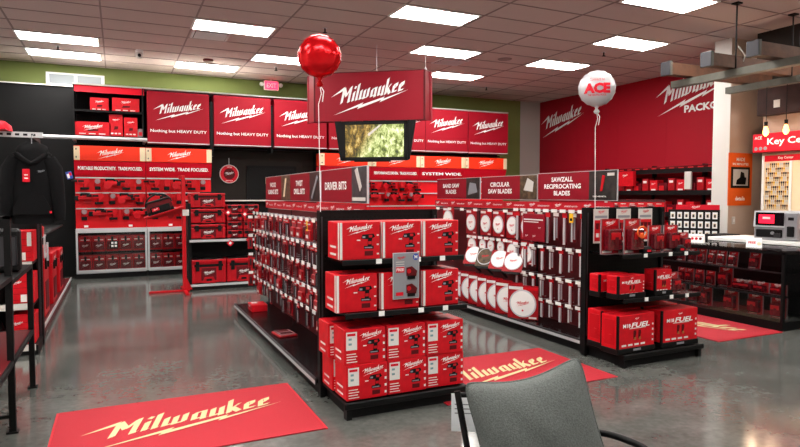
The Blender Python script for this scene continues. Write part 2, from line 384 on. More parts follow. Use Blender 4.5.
o = E('security_camera', 'white dome security camera on the ceiling near the wall window', 'camera', (.41, 12.17, ZC)); part('mount', MB().lathe([(.07, 0), (.07, -.05)], 'white', c=(0, 0, 0)), o)
part('dome', MB().lathe([(.06, -.05), (.075, -.09), (.055, -.14), (.02, -.16)], 'offwhite').lathe([(.03, 0), (.03, .03)], 'black', c=(0, -.09, -.11), axis='y'), o)
SP = T('sprinkler', 'sprinkler', [('sprinkler', MB().lathe([(.04, -.008), (.04, 0)], 'silver').lathe([(.012, -.07), (.012, 0)], 'rubber').lathe([(.035, -.075), (.035, -.07)], 'rubber'), [])])
for x, y, l in [(-.91, 12.46, 'small sprinkler head between the two lit panels by the window'), (3.03, 12.58, 'small sprinkler head above the exit sign'), (3.04, 9.34, 'small sprinkler head directly over the red balloon'), (8.23, 8.7, 'small sprinkler head over the white balloon'), (8.26, 12.7, 'small sprinkler head far back toward the red wall')]:
    SP.put(l, (x, y, ZC))
one('smoke_detector', MB().lathe([(.09, -.04), (.1, -.02), (.1, 0)], 'maroon'), 'round dark smoke detector beside the far lit panel', 'smoke detector', (1.66, 12.45, ZC))
one('ceiling_speaker', MB().lathe([(.13, -.01), (.14, 0)], 'ceiling_bar'), 'round flush ceiling speaker behind the white balloon panels', 'speaker', (6.9, 9.96, ZC))
o = E('exit_sign', 'lit red exit sign hung beneath the ceiling by the green wall', 'sign', (3.25, 13.95, 4.0)); part('housing', MB().box(-.17, .17, 0, .05, 0, .22, 'white', .01).box(-.02, .02, .02, .03, .22, .25, 'white'), o)
part('face', MB().box(-.15, .15, -.006, 0, .02, .2, 'exit_red').text('EXIT', 0, .11, -.008, .1, w=.22), o)
part('lamp_head', MB().lathe([(.04, 0), (.05, .05)], 'white', c=(-.22, -.02, .13), axis='y'), o); part('lamp_head', MB().lathe([(.04, 0), (.05, .05)], 'white', c=(.22, -.02, .13), axis='y'), o)

# ------------------------------------------------------------------ item templates
def kit_box(w, d, h, kind=0):
    m = MB().box(-w / 2, w / 2, 0, d, 0, h, 'box_red', .004)
    if kind == 0:    # white corner strip, drill picture
        m.rect(-w / 2 + .003, -w / 2 + .022, .004, h - .004, -.001, 'label')
        m.add([(-w / 2 - .001, .004, .004), (-w / 2 - .001, .03, .004), (-w / 2 - .001, .03, h - .004), (-w / 2 - .001, .004, h - .004)], [(0, 1, 2, 3)], 'label')
        for k in range(3): m.rect(w / 2 - .025, w / 2 - .008, h * .12 + k * h * .25, h * .16 + k * h * .25, -.001, 'label')
    else:
        m.rect(-w / 2 + .012, -w / 2 + .012 + w * .26, h * .42, h * .93, -.001, 'label'); m.rect(-w / 2 + .02, -w / 2 + w * .26, h * .82, h * .89, -.002, 'tag_red')
        for a, b_ in ((.7, .76), (.56, .62)): m.rect(-w / 2 + .03, -w / 2 + w * .17, h * a, h * b_, -.002, 'teal')
        for k in range(4): m.rect(-w / 2 + .015, -w / 2 + w * (.3 - .03 * (k % 2)), h * (.07 + .075 * k), h * (.095 + .075 * k), -.001, 'label')
        for k in range(4): m.rect(w / 2 - .022, w / 2 - .006, h * (.1 + .2 * k), h * (.17 + .2 * k), -.001, 'label')
    for k in range(2): m.add([(-w / 2 - .001, .07, h * (.1 + .2 * k)), (-w / 2 - .001, d * .8, h * (.1 + .2 * k)), (-w / 2 - .001, d * .8, h * (.16 + .2 * k)), (-w / 2 - .001, .07, h * (.16 + .2 * k))], [(0, 1, 2, 3)], 'label')
    m.add([(-w * .35, .02, h + .001), (w * .2, .02, h + .001), (w * .2, .1, h + .001), (-w * .35, .1, h + .001)], [(0, 1, 2, 3)], 'maroon')
    # drill picture
    cx, s = w * .2, h
    pic = MB(); pic.flat([(cx - .2 * s, .56 * s), (cx - .16 * s, .66 * s), (cx + .16 * s, .68 * s), (cx + .2 * s, .6 * s), (cx + .1 * s, .54 * s), (cx - .1 * s, .54 * s)], -.0025, 'black')
    pic.flat([(cx + .0 * s, .56 * s), (cx + .12 * s, .56 * s), (cx + .1 * s, .3 * s), (cx - .02 * s, .3 * s)], -.0028, 'black').flat([(cx - .12 * s, .36 * s), (cx + .16 * s, .36 * s), (cx + .16 * s, .28 * s), (cx - .12 * s, .28 * s)], -.003, 'rubber')
    pic.rect(cx - .32 * s, cx - .22 * s, .5 * s, .53 * s, -.0025, 'label').rect(cx + .0 * s, cx + .1 * s, .4 * s, .48 * s, -.0035, 'tool_red').rect(cx - .1 * s, cx + .12 * s, .3 * s, .33 * s, -.0035, 'grey_card').flat([(cx - .1 * s, .22 * s), (cx + .14 * s, .22 * s), (cx + .14 * s, .1 * s), (cx - .1 * s, .1 * s)], -.003, 'dark_red').rect(cx + .02 * s, cx + .12 * s, .58 * s, .65 * s, -.0035, 'tool_red').rect(cx - .16 * s, cx - .08 * s, .57 * s, .62 * s, -.0035, 'grey_card')
    return [('carton', m, []), ('logo', MB().logo(w * .0 if kind == 0 else w * .14, h * .8, -.0025, w * .68 if kind == 0 else w * .56, flatz=.9), []), ('printed_drill', pic, [])]
KIT_A = T('drill_kit_box', 'box', kit_box(.315, .26, .275)); KIT_B = T('drill_kit_box', 'box', kit_box(.318, .24, .255, 1))
def plain_box(w, d, h, lw=.6, lz=.7, extra=True):
    m = MB().box(-w / 2, w / 2, 0, d, 0, h, 'box_red', .003).logo(0, h * lz, -.002, w * lw, flatz=.8)
    if extra:
        m.prism([(-.16 * w, .3 * h), (.14 * w, .34 * h), (.16 * w, .46 * h), (-.1 * w, .46 * h)], -.003, -.001, 'dark_red')
        for k in range(3): m.rect(w * (-.38 + .27 * k), w * (-.2 + .27 * k), h * .1, h * .16, -.002, 'label')
    return m
DR = [(-.11, .12), (-.1, .19), (.06, .2), (.09, .17), (.08, .12), (.05, .11), (.04, .04), (-.0, .04), (.0, .11), (-.08, .11)]
DRILL = T('cordless_tool', 'tool', [('body', MB().prism(DR, -.03, .03, 'tool_red').box(-.1, .0, -.032, .032, .13, .17, 'black', .004), []), ('chuck', MB().tube([(-.11, 0, .155), (-.19, 0, .155)], .024, 'black', r1=.014), []), ('battery', MB().box(-.05, .08, -.035, .035, 0, .045, 'black', .006), [])])
SAWT = T('power_saw', 'tool', [('body', MB().box(-.13, .1, -.04, .04, .08, .15, 'tool_red', .01).box(-.1, .05, -.03, .03, .17, .2, 'black', .008).box(-.1, -.07, -.02, .02, .14, .18, 'black').box(.03, .06, -.02, .02, .14, .18, 'black'), []),
    ('blade_guard', MB().lathe([(.06, -.012), (.06, .012)], 'tool_red', c=(-.06, -.05, .07), axis='y'), []), ('battery', MB().box(.08, .15, -.04, .04, .07, .15, 'black', .006), [])])
NAIL = T('tool_with_lamp', 'tool', [('body', MB().box(-.05, .05, -.03, .03, .06, .2, 'tool_red', .012).lathe([(.045, -.05), (.04, 0)], 'clear_grey', c=(0, 0, .15), axis='y'), []), ('battery', MB().box(-.045, .045, -.035, .035, 0, .06, 'black', .006), [])])
def toolbox(w, d, h, small=False):
    b_ = MB().box(-w / 2, w / 2, .012, d, .01, h * .8, 'case_red', .01)
    b_.box(-w / 2, -w / 2 + .05, 0, .02, .01, h * .72, 'case_red', .006).box(w / 2 - .05, w / 2, 0, .02, .01, h * .72, 'case_red', .006)
    b_.rect(-w * .42, w * .42, h * .66, h * .76, -.0, 'black').box(-w * .22, w * .22, .002, .012, h * .12, h * .62, 'maroon', .003).logo(0, h * .42, -.001, w * .34)
    if not small: b_.prism([(-w * .2, .01), (-w * .13, h * .26), (w * .13, h * .26), (w * .2, .01)], -.004, .004, 'case_red').rect(-w * .08, w * .08, h * .1, h * .18, -.006, 'black')
    lid = MB().box(-w / 2 - .004, w / 2 + .004, -.002, d, h * .8, h * .94, 'case_red', .008).box(-w / 2 + .03, w / 2 - .03, .03, d - .03, h * .94, h * .97, 'black')
    if small:
        lid.box(-w * .42, -w * .04, .004, d * .8, h * .97, h * .985, 'smoke_glass')
    hd = MB().tube([(-w * .22, .05, h * .95), (-w * .2, .05, h * .99), (w * .2, .05, h * .99), (w * .22, .05, h * .95)], .01, 'black', 6)
    lt = lambda x: MB().box(x - .03, x + .03, -.014, .0, h * .5, h * .88, 'black', .004)
    return [('body', b_, []), ('lid', lid, []), ('handle', hd, []), ('latch', lt(-w * .33), []), ('latch', lt(w * .33), [])]
TB_L = T('tool_case', 'tool box', toolbox(.56, .4, .43)); TB_M = T('tool_case', 'tool box', toolbox(.56, .4, .262)); TB_S = T('tool_case', 'tool box', toolbox(.26, .3, .145, True))
TB_C = T('tool_case', 'tool box', [('body', MB().box(-.115, .115, .012, .25, 0, .22, 'case_red', .008).box(-.1, .1, 0, .012, .03, .17, 'maroon').logo(0, .1, -.002, .13).rect(-.08, .08, .19, .205, .011, 'label'), []), ('lid', MB().box(-.12, .12, .005, .25, .22, .27, 'pack_red', .008), []), ('latch', MB().box(-.02, .02, -.005, .005, .17, .25, 'black'), [])])
def clam(w, h, d, m='pack_red', white=True, tool=True):
    c = MB().box(-w / 2, w / 2, d * .75, d * .8 + .004, 0, h, m).rect(-w * .42, w * .42, h * .8, h * .95, d * .75 - .001, 'box_red').logo(0, h * .875, d * .75 - .003, w * .6)
    if white: c.rect(-w * .45, w * .1, .01, h * .1, d * .75 - .002, 'label')
    bl = MB().box(-w * .4, w * .4, 0, d * .75, h * .1, h * .72, m if not tool else 'pack_deep', .012)
    bl.box(-w * .3, w * .25, -.006, 0, h * .42, h * .62, 'tool_red', .004).box(-w * .1, w * .12, -.007, 0, h * .18, h * .5, 'dark_red', .004)
    ed = MB().box(-w / 2 - .008, -w / 2, d * .7, d * .82, 0, h, 'clear_grey').box(w / 2, w / 2 + .008, d * .7, d * .82, 0, h, 'clear_grey').box(-w / 2, w / 2, d * .3, d * .82, 0, .004, 'clear_grey')  # clamshell rim; its pale colour stands in for highlights on clear plastic
    return [('backing_card', c, []), ('blister', bl, []), ('rim', ed, [])]

# ------------------------------------------------------------------ shelving pieces
def end_rack(name, label, x0, x1, yf, yp, top, shelves, base_d=.05):
    """end cap unit: perforated back panel at yp, shelves reaching forward to yf"""
    o = E(name, label, 'shelving', ((x0 + x1) / 2, yp, 0)); w = (x1 - x0) / 2; d = yf - yp
    part('back_panel', MB().box(-w, w, 0, .03, .0, top, 'peg_black').box(-w, w, -.01, .04, top - .02, top, 'black'), o)
    for s in (-1, 1): part('upright', MB().box(s * w - .02, s * w + .02, -.03, .04, 0, top, 'black').box(s * w - .006, s * w + .006, -.033, -.03, .2, top - .05, 'gunmetal'), o)
    for z, dd in shelves:
        sh = part('shelf', MB().box(-w + .02, w - .02, -dd, -.0, z - .02, z, 'shelf_black').box(-w, w, -dd - .015, -dd, z - .035, z + .004, 'black', .004), o)
        for q in (-.28, .12, .38): part('price_tag', MB().box(q * 2 * w * .8 - .022, q * 2 * w * .8 + .022, -dd - .019, -dd - .0155, z - .03, z + .006, 'white'), sh)
    bd = -d
    part('base_deck', MB().box(-w, w, -bd, 0, .1, .12, 'black').box(-w - .02, w + .02, -bd - .02, -bd, .08, .13, 'black', .008).box(-w + .04, w - .04, -bd + .04, 0, 0, .1, 'rubber').box(-w + .0, -w + .04, -bd + .0, -bd + .06, 0, .1, 'black').box(w - .04, w, -bd + .0, -bd + .06, 0, .1, 'black'), o)
    return o
end_rack('end_cap_shelf', 'black end cap shelving stacked with drill kit boxes, at the bit gondola', 1.44, 2.44, 3.98, 4.56, 1.48, [(1.13, .5), (.755, .55)])
end_rack('end_cap_shelf', 'black end cap shelving with clamshell tools and large boxed kits, at the saw blade gondola', 4.2, 5.22, 4.12, 4.65, 1.475, [(1.045, .48), (.635, .5)])

def gondola(name, label, xc, y0, y1, deck_x, top, rows, n, pegmat):
    """side facing -X; local x runs toward the camera, front is local -y"""
    L = y1 - y0; o = E(name, label, 'shelving', (xc, (y0 + y1) / 2, 0), -90); d = xc - deck_x; h = L / 2
    part('pegboard', MB().box(-h, h, -.03, .03, .1, top, pegmat), o)
    nb = max(2, round(L / 1.2))
    for k in range(nb + 1): part('upright', MB().box(-h + k * L / nb - .015, -h + k * L / nb + .015, -.034, .034, 0, top, 'black'), o)
    dk = part('deck', MB().box(-h, h, -d, -.03, .1, .125, 'shelf_black').box(-h, h, -d + .04, 0, 0, .1, 'rubber'), o)
    part('price_rail', MB().box(-h, h, -d - .012, -d, .085, .14, 'gunmetal').box(-h, h, -d - .014, -d - .011, .09, .12, 'silver'), dk)
    part('kick_plate', MB().box(-h, h, -d + .03, -d + .04, 0, .1, 'black'), o)
    hm = MB().tube([(0, -.03, 0), (0, -.24, 0)], .004, 'steel', 5).mesh('peg_hook'); tm = MB().cb((0, -.25, .002), (.095, .005, .036), 'white').mesh('price_tag')
    for z, nn, a, b_ in rows:
        for k in range(nn):
            q = part('peg_hook', hm, o, (a + (b_ - a) * k / (nn - 1), 0, z)); part('price_tag', tm, q)
    return o
def strip_header(x, y0, y1, z0, z1, label, nlogo):
    L = (y1 - y0) / 2; o = E('header_strip', label, 'sign', (x, (y0 + y1) / 2, z0), -90)
    part('strip', MB().box(-L, L, 0, .012, 0, z1 - z0, 'strip_red'), o)
    m = MB()
    for k in range(nlogo):
        cx = -L + (k + .5) * 2 * L / nlogo
        m.logo(cx - .14, (z1 - z0) * .55, -.002, .13).text('NOTHING BUT HEAVY DUTY', cx + .08, (z1 - z0) * .45, -.002, .018, w=.22).rect(cx + L / nlogo - .003, cx + L / nlogo, .01, z1 - z0 - .01, -.002, 'dark_red')
    part('lettering', m, o)
# gondola 1 : y 4.6..8.25, pegboard x 1.88
G1Y0, G1Y1 = 4.6, 8.3; g1c = (G1Y0 + G1Y1) / 2; G1X = 1.9
g1rows = [(1.36, 17), (1.13, 18), (.93, 18), (.71, 18), (.5, 17)]
gondola('gondola_shelving', 'black and dark red gondola shelving hung with drill and driver bits', G1X, G1Y0, G1Y1, 1.41, 1.42, [(z, n, -1.72, 1.62) for z, n in g1rows], 0, 'peg_maroon')
strip_header(1.84, G1Y0 + .02, G1Y1, 1.43, 1.52, 'red strip of repeated small logos along the top of the bit gondola', 8)
G2Y0, G2Y1 = 4.7, 8.6; g2c = (G2Y0 + G2Y1) / 2; G2X = 4.69
gondola('gondola_shelving', 'black and dark red gondola shelving hung with circular saw and reciprocating blades', G2X, G2Y0, G2Y1, 4.24, 1.42,
    [(1.395, 6, -1.5, .28), (1.02, 7, -.6, .28), (1.42, 10, .5, 1.8), (1.0, 9, .5, 1.8), (.66, 9, .5, 1.8), (.385, 9, .5, 1.8)], 0, 'peg_maroon')
strip_header(4.63, G2Y0 + .02, G2Y1, 1.43, 1.52, 'red strip of repeated small logos along the top of the saw blade gondola', 8)

# signs above the gondolas (upright in the plane of the gondola)
def plane_sign(label, x, ya, yb, z0, z1, lines, photo=None, pw=.25, tint='sign_red'):
    """ya = far end, yb = near end; local x toward camera"""
    L = (ya - yb) / 2; o = E('category_sign', label, 'sign', (x, (ya + yb) / 2, z0), -90); H = z1 - z0
    xe = L - (pw if photo else 0)
    part('board', MB().box(-L, L, 0, .02, 0, H, 'silver').box(-L + .006, xe, -.004, 0, .006, H - .006, tint), o)
    m = MB(); n = len(lines); lh = H * (.2 if n == 2 else .17) if n > 1 else H * .24
    for k, s in enumerate(lines):
        v, f, asp = textgeo(s, .03); w = min(asp * lh * 1.15, (xe + L) * .92)
        m.text(s, (-L + xe) / 2, H / 2 + ((n - 1) / 2 - k) * lh * 1.45, -.006, lh, w=w, bold=.03)
    part('lettering', m, o)
    if photo: p = part('picture_panel', MB().box(xe, L, -.004, 0, .006, H - .006, photo), o); return o, p, xe, L, H
    return o, None, xe, L, H
o, p, a, b_, H = plane_sign('wood boring bits sign, far end one above the bit gondola', 1.83, 8.23, 6.95, 1.53, 1.84, ['WOOD', 'BORING BITS'], 'photo_tan', .42)
part('pictured_bit', MB().prism([(a + .1, .05), (a + .16, .05), (a + .26, .27), (a + .2, .27)], -.008, -.004, 'cream'), p)
o, p, a, b_, H = plane_sign('twist drill bits sign, in the middle above the bit gondola', 1.83, 6.95, 5.8, 1.53, 1.84, ['TWIST', 'DRILL BITS'], 'photo_dark', .36)
part('pictured_bit', MB().prism([(a + .06, .05), (a + .1, .03), (a + .3, .24), (a + .26, .27)], -.008, -.004, 'grey_card'), p)
o, p, a, b_, H = plane_sign('driver bits sign with a grey photo, near end one above the bit gondola', 1.83, 5.76, 4.56, 1.53, 1.84, ['DRIVER BITS'], 'photo_grey', .34)
part('pictured_driver', MB().prism([(a + .08, .28), (a + .14, .3), (a + .24, .14), (a + .2, .1)], -.008, -.004, 'offwhite').prism([(a + .02, .02), (a + .32, .02), (a + .32, .05), (a + .02, .05)], -.008, -.004, 'offwhite'), p)
o, p, a, b_, H = plane_sign('band saw blades sign, far end one above the blade gondola', 4.62, 8.5, 7.25, 1.54, 1.85, ['BAND SAW', 'BLADES'], 'photo_dark', .36)
part('pictured_saw', MB().prism([(a + .05, .06), (a + .3, .1), (a + .26, .22), (a + .1, .24)], -.008, -.004, 'grey_card'), p)
o, p, a, b_, H = plane_sign('circular saw blades sign, in the middle above the blade gondola', 4.62, 7.2, 5.97, 1.54, 1.85, ['CIRCULAR', 'SAW BLADES'], 'photo_tan', .34)
part('pictured_saw', MB().prism([(a + .08, .12), (a + .26, .1), (a + .28, .22), (a + .16, .27)], -.008, -.004, 'offwhite'), p)
o, p, a, b_, H = plane_sign('reciprocating saw blades sign with dark photo, near end one above the blade gondola', 4.62, 5.95, 4.67, 1.54, 1.86, ['SAWZALL', 'RECIPROCATING', 'BLADES'], 'photo_dark', .4)
part('pictured_blade', MB().prism([(a + .17, .1), (a + .2, .1), (a + .24, .26), (a + .2, .27)], -.008, -.004, 'tool_red').text('DEMO AND METAL', a + .16, .045, -.006, .016, w=.2).rect(a + .27, a + .37, .26, .29, -.006, 'offwhite'), p)

# ------------------------------------------------------------------ bits hanging on gondola 1
def hang(w, h, m, kind):
    b_ = MB().box(-w / 2, w / 2, .0, .006, -h, -.005, m).rect(-w / 2, w / 2, -.05, -.008, -.001, 'box_red').rect(-w * .38, w * .2, -.04, -.028, -.002, 'label')
    c = MB()
    if kind == 0: c.box(-w * .34, w * .34, -.02, 0, -h * .9, -h * .3, 'pack_deep', .005)
    elif kind == 1: c.tube([(0, -.012, -h * .95), (0, -.012, -h * .28)], .009, 'gunmetal', 6).tube([(w * .24, -.01, -h * .9), (w * .24, -.01, -h * .35)], .005, 'steel', 5)
    else: c.box(-w * .36, w * .36, -.025, 0, -h * .96, -h * .45, 'pack_red', .006).rect(-w * .2, w * .2, -h * .85, -h * .7, -.026, 'label')
    return [('backing_card', b_, []), ('contents', c, [])]
HP = [T('bit_pack', 'blister pack', hang(.1, .19, 'pack_red', 0)), T('bit_pack', 'blister pack', hang(.085, .2, 'pack_deep', 1)), T('bit_pack', 'blister pack', hang(.12, .18, 'pack_red', 2)), T('bit_pack', 'blister pack', hang(.075, .17, 'maroon', 1))]
LOOK = ['red and grey bit set', 'long bits on dark card', 'boxed red bit set', 'slim maroon bit card']
for r, (z, n) in enumerate(g1rows):
    for k in range(n):
        lx = -1.72 + 3.34 * k / (n - 1); t = random.choice([0, 1, 2, 3] if r != 1 else [0, 1, 3, 1]); y = g1c - lx
        for layer in range(1):
            HP[t].put('%s, %s hook row of bit gondola, %s from end cap' % (LOOK[t], ROWN[r], ORD[n - 1 - k]), (1.69 + random.uniform(-.02, .03), y, z - .006), -90 + random.uniform(-6, 6), 'hanging bit packs', scale=(1.45, 1, 1.12))
one('hang_tag', MB().box(-.02, .02, 0, .003, -.1, .0, 'yellow').rect(-.012, .012, -.08, -.05, -.001, 'black'), 'narrow yellow tag hanging among the bits below the drill bits sign', 'tag', (1.6, 5.5, 1.36), -90)
# far end clip strips of bits
for k, (z, l) in enumerate([(1.3, 'topmost'), (1.05, 'upper middle'), (.8, 'lower middle'), (.55, 'lowest')]):
    o = E('clip_rack', 'white tagged rack of bit packs at the far end of the bit gondola, ' + l, 'rack', (1.72, 8.34, z)); part('arm', MB().box(-.14, .14, -.02, 0, -.01, .01, 'black'), o)
    for q in range(3):
        c = part('bit_card', MB().box(-.13 + q * .09, -.07 + q * .09, -.06, -.03, -.18, -.01, 'pack_red').box(-.11 + q * .09, -.09 + q * .09, -.07, -.06, -.15, -.06, 'gunmetal'), o); part('price_tag', MB().box(-.13 + q * .09, -.07 + q * .09, -.085, -.08, -.015, .02, 'white'), c)
# things on the deck
one('bit_case', MB().box(-.13, .13, 0, .2, 0, .09, 'box_red', .006).box(-.13, .13, -.002, 0, .04, .045, 'dark_red').logo(0, .065, -.003, .12).add([(-.1, .03, .091), (.0, .03, .091), (.0, .1, .091), (-.1, .1, .091)], [(0, 1, 2, 3)], 'label'), 'bright red bit case at the far end of the bit gondola deck', 'case', (1.5, 7.75, .125), -90)
one('bit_case', MB().box(-.13, .13, 0, .2, 0, .02, 'pack_red', .004).box(-.11, .11, .02, .18, .02, .03, 'clear_grey', .003).box(-.1, -.02, .03, .16, .03, .034, 'pack_deep').box(.02, .1, .03, .16, .03, .034, 'pack_deep'), 'flat red bit set lying on the bit gondola deck', 'case', (1.47, 6.25, .125), -84)

# ------------------------------------------------------------------ end cap 1 boxes and placard
for k, nm in enumerate(['beside the black upright', 'in the middle', 'at the outer end']):
    KIT_A.put('red drill kit box on the upper end cap shelf, ' + nm, (1.59 + .335 * k, 4.1, 1.13), 0, 'drill kit boxes on the end cap')
    KIT_A.put('red drill kit box on the lower end cap shelf, ' + nm, (1.55 + .345 * k, 4.06, .755), -1 + k, 'drill kit boxes on the end cap')
    KIT_B.put('red drill kit box on the base deck, lower tier, ' + nm, (1.605 + .327 * k, 4.0 + .01 * k, .131), 1 - k, 'drill kit boxes on the end cap')
    KIT_B.put('red drill kit box on the base deck, upper tier, ' + nm, (1.595 + .328 * k, 4.01, .387), 0, 'drill kit boxes on the end cap')
    KIT_B.put('red drill kit box in the back row of the base deck, ' + nm, (1.59 + .33 * k, 4.27, .131), 0, 'drill kit boxes on the end cap')
    KIT_B.put('red drill kit box atop the back row of the base deck, ' + nm, (1.56 + .33 * k, 4.265, .387), 0, 'drill kit boxes on the end cap')
o = E('promo_placard', 'grey promotional card with two tool pictures hanging below the upper drill box shelf', 'sign', (1.93, 4.03, .83)); o.scale = (.86, 1, .86)
part('card', MB().box(-.125, .125, 0, .006, 0, .4, 'silver').box(-.12, .12, -.003, 0, .005, .395, 'grey_card'), o)
m = MB().logo(-.05, .355, -.005, .09, 'tag_red').rect(-.1, -.02, .23, .28, -.005, 'tag_red').text('FREE', -.06, .255, -.006, .025).rect(-.1, -.03, .03, .06, -.005, 'tag_red')
for q in (.29, .31, .33): m.rect(-.1, -.02, q - .012, q - .006, -.005, 'offwhite')
m.disc(.09, .36, .028, -.005, 'blue').text('M', .09, .36, -.006, .03)
for cz in (.24, .09): m.prism([(-.0, cz - .04), (.09, cz - .05), (.1, cz), (.05, cz + .04), (-.0, cz + .03)], -.012, -.004, 'dark_red').prism([(.01, cz - .07), (.08, cz - .07), (.08, cz - .04), (.01, cz - .04)], -.012, -.004, 'black').disc(.02, cz, .02, -.014, 'tool_red')
part('printed_tools', m, o)

# ------------------------------------------------------------------ gondola 2 merchandise
def blade_pack(w, h, r):
    return [('backing_card', MB().box(-w / 2, w / 2, 0, .008, 0, h, 'pack_red').rect(-w / 2 + .01, 0, h * .86, h * .95, -.001, 'label').rect(0, w / 2 - .01, h * .86, h * .95, -.001, 'box_red').rect(w * .2, w * .45, .01, h * .08, -.001, 'label'), []),
            ('saw_blade', MB().lathe([(r, -.008), (r, 0)], 'blade', 28, (0, 0, h * .46), 'y').disc(0, h * .46, r * .9, -.009, 'white', 24).logo(0, h * .46, -.011, r * 1.05, 'tag_red').disc(0, h * .46 - r * .5, r * .07, -.011, 'tag_red', 8), [])]
BP = {'big': T('saw_blade_pack', 'saw blade', blade_pack(.32, .36, .145)), 'mid': T('saw_blade_pack', 'saw blade', blade_pack(.262, .34, .115)), 'low': T('saw_blade_pack', 'saw blade', blade_pack(.25, .28, .103)), 'small': T('saw_blade_pack', 'saw blade', blade_pack(.17, .21, .075)), 'huge': T('saw_blade_pack', 'saw blade', blade_pack(.37, .4, .165))}
def bp(k, y, z, l, rz=-90, rx=0, x=4.48): BP[k].put(l, (x, y, z), rz, 'circular saw blade packs', rx=rx)
for y, k, l in [(7.9, 'big', 'at the far end'), (7.25, 'mid', 'second of its row from the far end'), (6.88, 'mid', 'third of its row from the far end'), (6.58, 'mid', 'fourth of its row from the far end'), (6.27, 'mid', 'fifth of its row from the far end'), (5.97, 'mid', 'beside the reciprocating blades')]:
    bp(k, y, 1.06, 'round blade on red card, top row, ' + l)
for y, k, z, l in [(7.9, 'big', .62, 'at the far end'), (7.22, 'low', .77, 'second of its row'), (6.95, 'small', .83, 'smallest card next to it'), (6.75, 'small', .83, 'second small card'), (6.52, 'small', .83, 'third small card'), (6.27, 'low', .76, 'after the small cards'), (5.97, 'low', .76, 'beside the reciprocating blades')]:
    bp(k, y, z, 'round blade on red card, second row, ' + l)
for k, y in enumerate([7.05, 6.75, 6.42, 6.12]):
    o = E('tilted_saw_blade', 'round blade tipped forward on the third blade row, %s from the far end' % ORD[k], 'saw blade', (4.36, y, .66), -60, 'tilted saw blades', rx=-30)
    part('backing_card', MB().box(-.13, .13, 0, .008, 0, .26, 'photo_tan' if k == 1 else 'pack_red'), o); part('saw_blade', MB().lathe([(.12, -.01), (.12, 0)], 'blade', 28, (0, -.002, .14), 'y').disc(0, .14, .11, -.013, 'photo_tan' if k == 1 else 'white', 24).logo(0, .14, -.015, .12, 'tag_red'), o)
    part('rest', MB().box(-.1, .1, .0, .02, -.03, 0, 'black').cb((0, .16, .02), (.03, .3, .01), 'black'), o)
for k, y in enumerate([7.55, 7.28, 7.05, 6.82, 6.58, 6.35, 6.12, 5.82]):
    BP['huge' if k else 'big'].put('large round blade on red card standing on the deck, %s from the far end' % ORD[k] if k < 7 else 'largest round blade card standing on the deck beside the reciprocating blades', (4.4 - .012 * k, y, .128 + .008), -62 if k < 7 else -55, 'saw blade packs on the deck')
bp('big', 7.95, .136, 'round blade on red card leaning at the far end of the blade gondola deck', rz=-75)
RB = [T('reciprocating_blade_pack', 'blister pack', [('backing_card', MB().box(-.04, .04, 0, .005, -.27, 0, 'pack_deep').rect(-.04, .04, -.05, -.01, -.001, 'box_red'), []), ('blade', MB().box(-.016, .014, -.01, 0, -.27, -.05, 'silver').box(.02, .026, -.01, 0, -.25, -.06, 'clear_grey'), [])]),
      T('reciprocating_blade_pack', 'blister pack', [('backing_card', MB().box(-.04, .04, 0, .005, -.24, 0, 'maroon').rect(-.045, .045, -.04, -.01, -.001, 'label'), []), ('blade', MB().box(-.03, -.01, -.008, 0, -.24, -.05, 'silver').box(.01, .03, -.008, 0, -.22, -.05, 'steel'), [])])]
for r, (z, n) in enumerate([(1.42, 10), (1.0, 9), (.66, 9), (.385, 9)]):
    for k in range(n):
        RB[(k * 7 + r) % 2].put('silver blade on dark card, %s row of the reciprocating blades, %s from the end cap' % (['top', 'second', 'third', 'lowest'][r], ORD[n - 1 - k]), (4.47, g2c - (.5 + 1.3 * k / (n - 1)), z - .006), -90, 'hanging reciprocating blades', scale=(1, 1, 1.35 if r == 0 else 1 if r < 3 else .75))
one('blade_set_pack', MB().box(-.2, .2, 0, .02, -.32, 0, 'sign_red', .004).rect(-.18, .18, -.075, -.06, -.001, 'label').rect(-.18, .1, -.1, -.09, -.001, 'label').logo(-.12, -.26, -.002, .07).logo(.02, -.26, -.002, .07).logo(.12, -.16, -.002, .06), 'wide dark red blade set hanging in front of the reciprocating blades', 'blister pack', (4.4, 5.75, 1.38), -90)
one('hang_tag', MB().box(-.03, .03, 0, .003, -.1, .0, 'yellow').rect(-.02, .02, -.08, -.05, -.001, 'black'), 'yellow tag among the reciprocating blades near the black upright', 'tag', (4.42, 5.12, 1.4), -90)

